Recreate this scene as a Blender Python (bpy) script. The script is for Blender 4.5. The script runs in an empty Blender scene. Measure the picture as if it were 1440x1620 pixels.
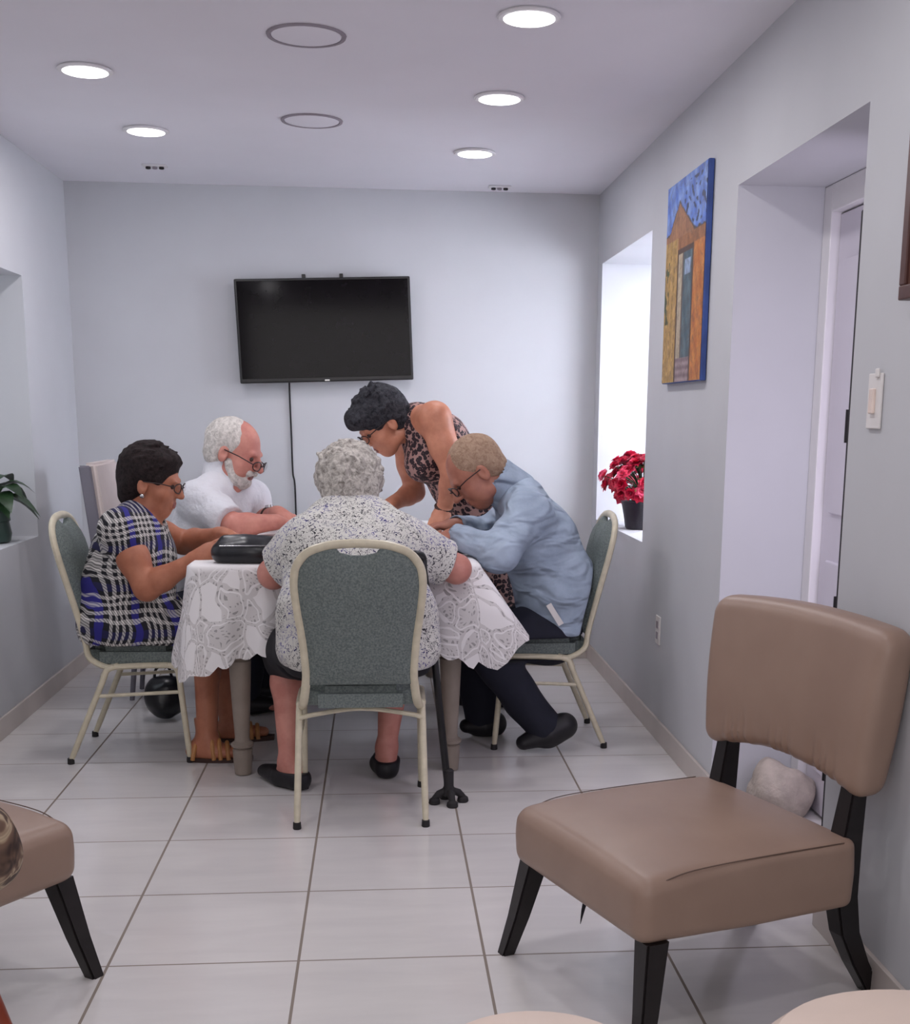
import bpy, bmesh, math, random
import numpy as np
from mathutils import Vector, Matrix

random.seed(7)
scene = bpy.context.scene
col = scene.collection

# ------------------------------------------------------------------ camera
F_PX, PX, PY, YAW, PIT, ROL = 1981.1342, 783.3894, 1067.9923, .0925, .2052, .0098
CAM_H = 1.30
_cy, _sy = math.cos(YAW), math.sin(YAW)
FW = Vector((_sy*math.cos(PIT), _cy*math.cos(PIT), -math.sin(PIT)))
_R = Vector((_cy, -_sy, 0)); _U = _R.cross(FW)
RT = math.cos(ROL)*_R + math.sin(ROL)*_U
UP = -math.sin(ROL)*_R + math.cos(ROL)*_U
CP = Vector((0, 0, CAM_H))
cam_d = bpy.data.cameras.new('camera'); cam = bpy.data.objects.new('camera', cam_d); col.objects.link(cam)
cam.matrix_world = Matrix(((RT.x, UP.x, -FW.x, CP.x), (RT.y, UP.y, -FW.y, CP.y), (RT.z, UP.z, -FW.z, CP.z), (0, 0, 0, 1)))
cam_d.sensor_fit = 'HORIZONTAL'; cam_d.sensor_width = 36; cam_d.lens = F_PX/1440*36
cam_d.shift_x = (720-PX)/1440; cam_d.shift_y = (PY-810)/1440
cam_d.clip_start = .05; cam_d.clip_end = 60
scene.camera = cam

def at(px, py, Y):
    """a point of the place measured at image position (px, py) and depth Y (metres along the room)"""
    d = FW + RT*((px-PX)/F_PX) - UP*((py-PY)/F_PX)
    return CP + d*(Y/d.y)

# ------------------------------------------------------------------ light
scene.view_settings.view_transform = 'Standard'
scene.view_settings.look = 'None'
scene.view_settings.gamma = 1.0
scene.view_settings.use_curve_mapping = False
scene.view_settings.exposure = -0.62
w = bpy.data.worlds.new('world'); scene.world = w; w.use_nodes = True
w.node_tree.nodes['Background'].inputs[0].default_value = (.86, .86, 1.0, 1)
w.node_tree.nodes['Background'].inputs[1].default_value = .55

def area(name, loc, target, sx, sy, power, color):
    l = bpy.data.lights.new(name, 'AREA'); l.shape = 'RECTANGLE'; l.size = sx; l.size_y = sy
    l.energy = power; l.color = color
    o = bpy.data.objects.new(name, l); col.objects.link(o); o.location = loc
    o.rotation_euler = (Vector(target)-Vector(loc)).to_track_quat('-Z', 'Y').to_euler()
    return o
area('daylight_right_window', (2.3, 5.0, 1.75), (1.2, 6.4, 1.1), .9, 1.1, 320, (.93, .95, 1))
area('daylight_right_window_room', (2.1, 5.75, 1.6), (-1.0, 6.3, .8), 1.0, 1.2, 60, (.86, .88, 1))
area('left_recess_fill', (-1.74, 4.62, 1.35), (-1.72, 5.8, 1.25), .25, .8, 3.5, (.80, .92, 1))  # added lamp inside the closed left recess, brightens its far jamb
area('door_jamb_fill', (1.36, 3.2, 1.1), (1.22, 4.07, 1.0), .16, 1.3, 7, (.86, .78, 1))  # added lavender lamp before the solid door, brightens the recess jamb
area('camera_side_fill', (-.2, -1.2, 1.9), (0, 3, .8), 2.4, 1.5, 42, (1, .95, .92))  # added fill lamp behind the camera, lifts the near floor

# ------------------------------------------------------------------ materials
def lin(c):
    return tuple(((v/255)/12.92 if v/255 <= .04045 else (((v/255)+.055)/1.055)**2.4) for v in c[:3])+(1,)
class NT:
    def __init__(s, name):
        s.m = bpy.data.materials.new(name); s.m.use_nodes = True; s.t = s.m.node_tree
        s.b = s.t.nodes['Principled BSDF']; s.out = s.t.nodes['Material Output']
    def n(s, typ, **kw):
        nd = s.t.nodes.new(typ)
        for k, v in kw.items():
            if k in nd.inputs.keys(): 
                if isinstance(v, bpy.types.NodeSocket): s.t.links.new(v, nd.inputs[k])
                else: nd.inputs[k].default_value = v
            else: setattr(nd, k, v)
        return nd
    def link(s, a, b): s.t.links.new(a, b)
    def math(s, op, a, b=None, c=None, clamp=False):
        nd = s.t.nodes.new('ShaderNodeMath'); nd.operation = op; nd.use_clamp = clamp
        for i, v in enumerate((a, b, c)):
            if v is None: continue
            if isinstance(v, bpy.types.NodeSocket): s.link(v, nd.inputs[i])
            else: nd.inputs[i].default_value = v
        return nd.outputs[0]
    def mix(s, f, a, b):
        nd = s.t.nodes.new('ShaderNodeMix'); nd.data_type = 'RGBA'
        for i, v in ((0, f), (6, a), (7, b)):
            if isinstance(v, bpy.types.NodeSocket): s.link(v, nd.inputs[i])
            else: nd.inputs[i].default_value = v
        return nd.outputs[2]
    def coord(s, kind='Object'): return s.n('ShaderNodeTexCoord').outputs[kind]
    def noise(s, vec, scale, detail=3, rough=.5, dist=0):
        nd = s.n('ShaderNodeTexNoise'); s.link(vec, nd.inputs['Vector'])
        nd.inputs['Scale'].default_value = scale; nd.inputs['Detail'].default_value = detail
        nd.inputs['Roughness'].default_value = rough; nd.inputs['Distortion'].default_value = dist
        return nd.outputs['Fac']
    def ramp(s, fac, stops, interp='LINEAR'):
        nd = s.n('ShaderNodeValToRGB'); s.link(fac, nd.inputs[0]); cr = nd.color_ramp; cr.interpolation = interp
        while len(cr.elements) < len(stops): cr.elements.new(.5)
        for e, (p, c) in zip(cr.elements, stops):
            e.position = p; e.color = c if len(c) == 4 else tuple(c)+(1,)
        return nd.outputs[0]
    def bump(s, h, strength=.3, dist=.01):
        nd = s.n('ShaderNodeBump'); s.link(h, nd.inputs['Height']); nd.inputs['Strength'].default_value = strength
        nd.inputs['Distance'].default_value = dist; s.link(nd.outputs[0], s.b.inputs['Normal']); return nd
    def color(s, v):
        if isinstance(v, bpy.types.NodeSocket): s.link(v, s.b.inputs['Base Color'])
        else: s.b.inputs['Base Color'].default_value = v

def simple(name, rgb, rough=.6, var=.08, scale=20, metal=0, bump=0, bscale=80, spec=.5, bdist=.002):
    k = NT(name); c = lin(rgb)
    co = k.coord()
    n = k.noise(co, scale, 3)
    lo = tuple(v*(1-var) for v in c[:3])+(1,); hi = tuple(min(1, v*(1+var)) for v in c[:3])+(1,)
    k.color(k.ramp(n, [(.3, lo), (.7, hi)]))
    k.b.inputs['Roughness'].default_value = rough; k.b.inputs['Metallic'].default_value = metal
    k.b.inputs['Specular IOR Level'].default_value = spec
    if bump: k.bump(k.noise(co, bscale, 4), bump, bdist)
    return k.m
def skin(name, rgb, rgb2):
    k = NT(name); co = k.coord(); n = k.noise(co, 14, 4, .6)
    k.color(k.ramp(n, [(.35, lin(rgb)), (.68, lin(rgb2))]))
    k.b.inputs['Roughness'].default_value = .5
    k.b.inputs['Subsurface Weight'].default_value = .06; k.b.inputs['Subsurface Radius'].default_value = (.02, .008, .005)
    k.bump(k.noise(co, 130, 3), .15, .002)
    return k.m
M = {}
M['wall'] = simple('wall_paint', (198, 199, 203), .75, .02, 3, bump=.12, bscale=25, spec=.25)
M['ceiling'] = simple('ceiling_paint', (232, 230, 236), .85, .02, 2, spec=.15)
M['base'] = simple('baseboard_tile', (196, 186, 180), .35, .05, 6)
M['white_trim'] = simple('white_trim', (226, 224, 226), .45, .02, 6)
M['cream_metal'] = simple('cream_metal', (205, 196, 172), .34, .10, 30, spec=.6)
M['rubber'] = simple('black_rubber', (35, 32, 34), .7, .1)
M['black_plastic'] = simple('black_plastic', (18, 17, 20), .3, .1)
M['screen'] = simple('tv_screen_glass', (11, 8, 12), .09, .05, spec=.12)
M['black_wood'] = simple('black_wood', (24, 19, 20), .38, .25, 40, bump=.1, bscale=50)
M['taupe_wood'] = simple('taupe_wood', (142, 130, 120), .5, .08, 18)
M['red_wood'] = simple('red_wood', (128, 52, 30), .35, .15, 15)
M['beige_vinyl'] = simple('beige_vinyl', (228, 208, 194), .5, .04, 8)
M['black_leather'] = simple('black_leather', (22, 24, 30), .32, .2, 30, bump=.3, bscale=60)
M['silver'] = simple('silver_metal', (190, 190, 190), .25, .03, metal=1)
M['paper'] = simple('paper', (222, 212, 212), .7, .03)
M['dark_hair'] = simple('dark_hair', (26, 20, 22), .5, .5, 60, bump=.8, bscale=130, bdist=.006)
M['dark_shoe'] = simple('dark_shoe', (22, 20, 26), .5, .15)
M['tan_leather'] = simple('tan_leather', (176, 122, 72), .5, .15)
M['navy'] = simple('navy_trousers', (22, 24, 40), .85, .2, 12, bump=.2, bscale=30)
M['black_cloth'] = simple('black_cloth', (20, 18, 26), .85, .2, 12)
M['white_shirt'] = simple('white_shirt', (216, 216, 222), .8, .03, 8, bump=.7, bscale=10, bdist=.04)
M['lips'] = simple('lips', (132, 66, 58), .45, .08)
M['eye'] = simple('eye', (60, 44, 38), .2, .4)
M['glass_frame'] = simple('glasses_frame', (40, 22, 24), .3, .1)
M['leaf'] = simple('leaf', (38, 62, 36), .4, .35, 30)
M['red_petal'] = simple('red_petal', (196, 22, 62), .5, .30, 40)
M['pink_petal'] = simple('pink_petal', (236, 84, 120), .5, .2, 40)
M['yellow_green'] = simple('yellow_green_leaf', (150, 140, 70), .5, .3, 40)
M['green_pot'] = simple('green_pot', (52, 70, 64), .3, .1)
M['dark_pot'] = simple('dark_pot', (40, 34, 44), .35, .2)
M['soil'] = simple('soil', (50, 38, 30), .9, .3, 60)
M['wood_dark'] = simple('dark_picture_frame', (78, 42, 36), .45, .2, 30)
M['brown_band'] = simple('brown_band', (60, 36, 30), .5, .2)
M['beige_uph'] = simple('beige_upholstery', (196, 184, 180), .8, .04, 8)
M['grey_side'] = simple('grey_upholstery_side', (118, 114, 124), .8, .05, 8)
M['disc'] = simple('speaker_grille', (196, 192, 200), .8, .02, 20)
M['groove'] = simple('grille_rim', (150, 142, 150), .8, .02)
M['door'] = simple('door_paint', (208, 203, 214), .45, .02, 3)
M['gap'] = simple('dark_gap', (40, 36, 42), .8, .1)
M['plastic_white'] = simple('switch_plastic', (228, 224, 222), .4, .02)
M['bag_beige'] = simple('crumpled_bag', (176, 164, 154), .55, .15, 25, bump=1, bscale=45, bdist=.01)
M['skin_tan'] = skin('skin_tan', (164, 100, 74), (184, 120, 92))
M['skin_pale'] = skin('skin_pale', (186, 120, 108), (206, 142, 128))
M['skin_ruddy'] = skin('skin_ruddy', (186, 118, 106), (208, 144, 128))
M['skin_brown'] = skin('skin_brown', (158, 100, 82), (180, 122, 100))
M['skin_warm'] = skin('skin_warm', (182, 118, 92), (204, 140, 112))

def hair_mat(name, a, b, scale=70):
    k = NT(name); co = k.coord(); n = k.noise(co, scale, 4, .7, .6)
    k.color(k.ramp(n, [(.32, lin(a)), (.62, lin(b))])); k.b.inputs['Roughness'].default_value = .75; k.b.inputs['Specular IOR Level'].default_value = .2
    k.bump(n, .7, .008); return k.m
M['silver_hair'] = hair_mat('silver_hair', (120, 114, 108), (208, 202, 194), 55)
M['white_hair'] = hair_mat('white_hair', (170, 164, 158), (222, 216, 210), 60)
M['sandy_hair'] = hair_mat('sandy_hair', (138, 110, 92), (172, 146, 124), 60)
M['brown_black_hair'] = hair_mat('brown_black_hair', (16, 11, 13), (46, 36, 36), 90)
M['grey_black_hair'] = hair_mat('grey_black_hair', (18, 18, 24), (62, 62, 68), 60)

def fabric_green():
    k = NT('green_grey_fabric'); co = k.coord()
    n = k.noise(co, 160, 2, .6); n2 = k.noise(co, 24, 3)
    c = k.ramp(n, [(.35, lin((88, 98, 98))), (.65, lin((124, 134, 130)))])
    k.color(k.mix(k.math('MULTIPLY', n2, .35), c, lin((104, 108, 104))))
    k.b.inputs['Roughness'].default_value = .8; k.bump(n, .3, .002); return k.m
M['green_fabric'] = fabric_green()
def taupe():
    k = NT('taupe_leatherette'); co = k.coord()
    n = k.noise(co, 5, 3)
    k.color(k.ramp(n, [(.3, lin((146, 121, 107))), (.7, lin((156, 131, 116)))]))
    k.b.inputs['Roughness'].default_value = .42; k.b.inputs['Specular IOR Level'].default_value = .45
    k.bump(k.noise(co, 260, 2), .08, .001); return k.m
M['taupe'] = taupe()
def denim():
    k = NT('light_denim'); co = k.coord()
    n = k.noise(co, 9, 4, .6); f = k.noise(co, 260, 2)
    c = k.ramp(n, [(.3, lin((134, 150, 172))), (.7, lin((164, 180, 200)))])
    k.color(k.mix(k.math('MULTIPLY', f, .25), c, lin((196, 206, 216))))
    k.b.inputs['Roughness'].default_value = .85
    mp = k.n('ShaderNodeMapping'); k.link(co, mp.inputs[0]); mp.inputs['Rotation'].default_value = (.4, .7, .2); mp.inputs['Scale'].default_value = (1, 1, 2.4)
    k.bump(k.noise(mp.outputs[0], 5, 2, .5, .5), 1.0, .08); return k.m
M['denim'] = denim()
def plaid():
    k = NT('blue_black_white_plaid'); co = k.coord(); sp = k.n('ShaderNodeSeparateXYZ'); 
    nz = k.n('ShaderNodeTexNoise'); k.link(co, nz.inputs['Vector']); nz.inputs['Scale'].default_value = 5
    wv = k.n('ShaderNodeVectorMath', operation='MULTIPLY_ADD'); k.link(nz.outputs['Color'], wv.inputs[0])
    wv.inputs[1].default_value = (.09, .09, .09); k.link(co, wv.inputs[2]); k.link(wv.outputs[0], sp.inputs[0])
    def stripes(v, per, off):
        fr = k.math('FRACT', k.math('ADD', k.math('DIVIDE', v, per), off))
        wh = k.ramp(fr, [(0, (0, 0, 0)), (.02, (1, 1, 1)), (.10, (0, 0, 0)), (.19, (1, 1, 1)), (.27, (0, 0, 0)), (.36, (1, 1, 1)), (.44, (0, 0, 0)), (.53, (1, 1, 1)), (.61, (0, 0, 0))], 'CONSTANT')
        bl = k.ramp(fr, [(0, (0, 0, 0)), (.70, (1, 1, 1)), (.88, (0, 0, 0))], 'CONSTANT')
        return wh, bl
    u = sp.outputs['Z']; v = k.math('ADD', sp.outputs['X'], k.math('MULTIPLY', sp.outputs['Y'], .7))
    w1, b1 = stripes(u, .15, .1); w2, b2 = stripes(v, .15, .3)
    base = k.mix(k.math('MULTIPLY', k.math('ADD', b2, k.math('MULTIPLY', b1, .25), clamp=True), .85), lin((18, 17, 26)), lin((40, 36, 128)))
    wsum = k.math('MULTIPLY', k.math('ADD', w1, w2), .55, clamp=True)
    tw = k.math('GREATER_THAN', k.math('SINE', k.math('MULTIPLY', k.math('ADD', u, v), 520.0)), -.3)
    fac = k.math('MULTIPLY', wsum, k.math('ADD', k.math('MULTIPLY', tw, .75), .35), clamp=True)
    k.color(k.mix(fac, base, lin((216, 212, 208)))); k.b.inputs['Roughness'].default_value = .85; return k.m
M['plaid'] = plaid()
def speckle():
    k = NT('white_navy_speckle_print'); co = k.coord()
    n = k.noise(co, 58, 1.5, .5, 1.6)
    ln = k.math('ABSOLUTE', k.math('SUBTRACT', n, .5))
    mk = k.math('LESS_THAN', ln, .035)
    n2 = k.noise(co, 85, 1)
    mk2 = k.math('MULTIPLY', mk, k.math('GREATER_THAN', n2, .43))
    tint = k.noise(co, 9, 2)
    dark = k.ramp(tint, [(.45, lin((34, 32, 44))), (.62, lin((84, 80, 140)))])
    k.color(k.mix(mk2, lin((208, 206, 200)), dark)); k.b.inputs['Roughness'].default_value = .8
    k.bump(k.noise(co, 12, 3), .4, .012); return k.m
M['speckle'] = speckle()
def leopard():
    k = NT('leopard_print'); co = k.coord()
    v = k.n('ShaderNodeTexVoronoi', feature='F1'); k.link(co, v.inputs['Vector']); v.inputs['Scale'].default_value = 58
    n = k.noise(co, 95, 2, .6)
    d = k.math('ADD', v.outputs['Distance'], k.math('MULTIPLY', k.math('SUBTRACT', n, .5), .5))
    k.color(k.ramp(d, [(0, lin((110, 70, 68))), (.14, lin((34, 20, 30))), (.56, lin((166, 130, 124)))], 'CONSTANT'))
    k.b.inputs['Roughness'].default_value = .7; return k.m
M['leopard'] = leopard()
def lace():
    k = NT('white_lace'); co = k.coord('UV')
    nz = k.n('ShaderNodeTexNoise'); k.link(co, nz.inputs['Vector']); nz.inputs['Scale'].default_value = 7
    wv = k.n('ShaderNodeVectorMath', operation='MULTIPLY_ADD'); k.link(nz.outputs['Color'], wv.inputs[0]); wv.inputs[1].default_value = (.11, .11, 0); k.link(co, wv.inputs[2])
    wc = wv.outputs[0]
    def vor(sc, feat, out, vec=None):
        v = k.n('ShaderNodeTexVoronoi', feature=feat); k.link(vec or co, v.inputs['Vector']); v.inputs['Scale'].default_value = sc
        return v.outputs[out]
    ew = vor(11, 'DISTANCE_TO_EDGE', 'Distance', wc)
    cellc = k.n('ShaderNodeSeparateColor'); k.link(vor(11, 'F1', 'Color', wc), cellc.inputs[0])
    big = k.math('MULTIPLY', k.math('GREATER_THAN', ew, .09), k.math('GREATER_THAN', cellc.outputs[0], .70))
    outline = k.math('LESS_THAN', k.math('ABSOLUTE', k.math('SUBTRACT', ew, .09)), .028)
    fine = k.math('LESS_THAN', vor(66, 'DISTANCE_TO_EDGE', 'Distance', wc), .24)
    at_ = k.n('ShaderNodeAttribute', attribute_name='solid')
    mask = k.math('MAXIMUM', k.math('MAXIMUM', big, outline), k.math('MAXIMUM', fine, at_.outputs['Fac']))
    tone = k.mix(k.math('MAXIMUM', k.math('MAXIMUM', big, outline), at_.outputs['Fac']), lin((212, 208, 208)), lin((236, 233, 234)))
    k.color(tone); k.b.inputs['Roughness'].default_value = .8
    tr = k.n('ShaderNodeBsdfTransparent'); mx = k.n('ShaderNodeMixShader')
    k.link(k.math('ADD', k.math('MULTIPLY', mask, .44), .54), mx.inputs[0]); k.link(tr.outputs[0], mx.inputs[1]); k.link(k.b.outputs[0], mx.inputs[2])
    k.link(mx.outputs[0], k.out.inputs['Surface']); return k.m
M['lace'] = lace()
def floor_mat():
    k = NT('white_floor_tiles'); co = k.coord(); sp = k.n('ShaderNodeSeparateXYZ'); k.link(co, sp.inputs[0])
    S = .452; X0 = -.8539*CAM_H; Y0 = 2.1987*CAM_H
    def g(v, o):
        fr = k.math('FRACT', k.math('DIVIDE', k.math('SUBTRACT', v, o-20*S), S))
        return k.math('MULTIPLY', k.math('MINIMUM', fr, k.math('SUBTRACT', 1.0, fr)), S)
    dx = g(sp.outputs['X'], X0); dy = g(sp.outputs['Y'], Y0)
    gx = k.math('LESS_THAN', dx, .0035); gy = k.math('LESS_THAN', dy, .0028)
    gm = k.math('MAXIMUM', gx, gy)
    mp = k.n('ShaderNodeMapping'); k.link(co, mp.inputs[0]); mp.inputs['Scale'].default_value = (1, 5, 1)
    streak = k.noise(mp.outputs[0], 2.2, 5, .6, .4)
    tile = k.ramp(streak, [(.3, lin((214, 210, 209))), (.7, lin((223, 219, 217)))])
    k.color(k.mix(gm, tile, lin((136, 124, 114))))
    dirt = k.noise(co, 1.4, 4)
    k.link(k.math('ADD', k.math('MULTIPLY', gm, .5), k.math('ADD', .13, k.math('MULTIPLY', dirt, .12))), k.b.inputs['Roughness'])
    k.b.inputs['Specular IOR Level'].default_value = .55
    k.bump(k.math('SUBTRACT', 1.0, gm), .25, .002); return k.m
M['floor'] = floor_mat()
def emis(name, c, s):
    k = NT(name); k.b.inputs['Emission Color'].default_value = c; k.b.inputs['Emission Strength'].default_value = s
    k.b.inputs['Base Color'].default_value = c; return k.m
M['lamp'] = emis('lamp_diffuser', (1, .98, 1, 1), 9)
def glassm():
    k = NT('window_glass'); k.b.inputs['Transmission Weight'].default_value = 1; k.b.inputs['Roughness'].default_value = .02
    k.b.inputs['IOR'].default_value = 1.05; k.b.inputs['Base Color'].default_value = (.95, .97, 1, 1); return k.m
M['glass'] = glassm()
def lens():
    k = NT('spectacle_lens'); tr = k.n('ShaderNodeBsdfTransparent'); mx = k.n('ShaderNodeMixShader'); mx.inputs[0].default_value = .25
    k.b.inputs['Base Color'].default_value = (.1, .08, .08, 1); k.b.inputs['Roughness'].default_value = .1
    k.link(tr.outputs[0], mx.inputs[1]); k.link(k.b.outputs[0], mx.inputs[2]); k.link(mx.outputs[0], k.out.inputs['Surface']); return k.m
M['lens'] = lens()

# ------------------------------------------------------------------ object helpers
def tag(o, label=None, cat=None, group=None, kind=None):
    if label: o['label'] = label
    if cat: o['category'] = cat
    if group: o['group'] = group
    if kind: o['kind'] = kind
    return o
def empty(name, loc, rz=0, **kw):
    o = bpy.data.objects.new(name, None); col.objects.link(o); o.empty_display_size = .1
    o.location = loc; o.rotation_euler = (0, 0, rz); tag(o, **kw); return o
def world_of(p):
    return Matrix.Translation(p.location) @ p.rotation_euler.to_matrix().to_4x4()
def root_of(p):
    while p.parent: p = p.parent
    return p
def link(name, me, mats, parent=None, smooth=False, world=False, auto=None):
    """world=True: mesh built in room coordinates, moved into the root's frame"""
    if not isinstance(mats, (list, tuple)): mats = [mats]
    for m in mats: me.materials.append(m)
    o = bpy.data.objects.new(name, me); col.objects.link(o)
    if parent:
        if world:
            me.transform(world_of(root_of(parent)).inverted())
        o.parent = parent
    if smooth:
        me.polygons.foreach_set('use_smooth', [True]*len(me.polygons))
        if auto:
            try: me.set_sharp_from_angle(angle=math.radians(auto))
            except Exception: pass
    me.update()
    return o
def bm_mesh(bm, name='m'):
    me = bpy.data.meshes.new(name); bm.normal_update(); bm.to_mesh(me); bm.free(); return me
def box(bm, lo, hi, bev=0, mat=0):
    lo = Vector(lo); hi = Vector(hi)
    r = bmesh.ops.create_cube(bm, size=1)
    vs = r['verts']
    for v in vs:
        v.co = Vector(((lo.x+hi.x)/2+v.co.x*(hi.x-lo.x), (lo.y+hi.y)/2+v.co.y*(hi.y-lo.y), (lo.z+hi.z)/2+v.co.z*(hi.z-lo.z)))
    fs = {f for v in vs for f in v.link_faces}
    for f in fs: f.material_index = mat
    if bev:
        es = list({e for v in vs for e in v.link_edges})
        bmesh.ops.bevel(bm, geom=es, offset=bev, segments=3, profile=.5, affect='EDGES')
    return vs
def frames(pts):
    T = []
    for i in range(len(pts)):
        a = pts[max(0, i-1)]; b = pts[min(len(pts)-1, i+1)]; T.append((b-a).normalized())
    up = Vector((0, 0, 1)) if abs(T[0].z) < .9 else Vector((1, 0, 0))
    n = (up - T[0]*up.dot(T[0])).normalized(); out = []
    for t in T:
        n = (n - t*n.dot(t)).normalized(); out.append((t, n, t.cross(n)))
    return out
def tube(bm, pts, r, seg=10, mat=0, closed=False, rx=None):
    pts = [Vector(p) for p in pts]; rs = r if isinstance(r, (list, tuple)) else [r]*len(pts)
    fr = frames(pts); rings = []
    for p, rr, (t, n, b) in zip(pts, rs, fr):
        k = rx if rx else 1
        rings.append([bm.verts.new(p+n*math.cos(a)*rr+b*math.sin(a)*rr*k) for a in [2*math.pi*i/seg for i in range(seg)]])
    for A, B in zip(rings, rings[1:]):
        for i in range(seg):
            f = bm.faces.new((A[i], A[(i+1) % seg], B[(i+1) % seg], B[i])); f.material_index = mat
    for R_, rev in ((rings[0], True), (rings[-1], False)):
        f = bm.faces.new(R_[::-1] if rev else R_); f.material_index = mat
    return bm
def smooth_path(pts, n=6):
    pts = [Vector(p) for p in pts]; out = []
    for i in range(len(pts)-1):
        p0 = pts[max(i-1, 0)]; p1 = pts[i]; p2 = pts[i+1]; p3 = pts[min(i+2, len(pts)-1)]
        for j in range(n):
            t = j/n
            out.append(.5*((2*p1)+(p2-p0)*t+(2*p0-5*p1+4*p2-p3)*t*t+(3*p1-p0-3*p2+p3)*t**3))
    out.append(pts[-1]); return out
def lathe(bm, prof, c=(0, 0, 0), seg=32, mat=0, cap=True):
    c = Vector(c); rings = []
    for r, z in prof:
        rings.append([bm.verts.new(c+Vector((math.cos(a)*max(r, 1e-4), math.sin(a)*max(r, 1e-4), z))) for a in [2*math.pi*i/seg for i in range(seg)]])
    for A, B in zip(rings, rings[1:]):
        for i in range(seg):
            f = bm.faces.new((A[i], A[(i+1) % seg], B[(i+1) % seg], B[i])); f.material_index = mat
    if cap: bm.faces.new(rings[0][::-1]); bm.faces.new(rings[-1])
def part(name, bm, mats, parent=None, smooth=False, world=False, auto=40, **kw):
    bmesh.ops.recalc_face_normals(bm, faces=bm.faces)
    o = link(name, bm_mesh(bm, name), mats, parent, smooth, world, auto); tag(o, **kw); return o
def copy_tree(o, parent=None):
    c = o.copy(); col.objects.link(c)
    if parent: c.parent = parent
    for ch in list(o.children): copy_tree(ch, c)
    return c

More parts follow.
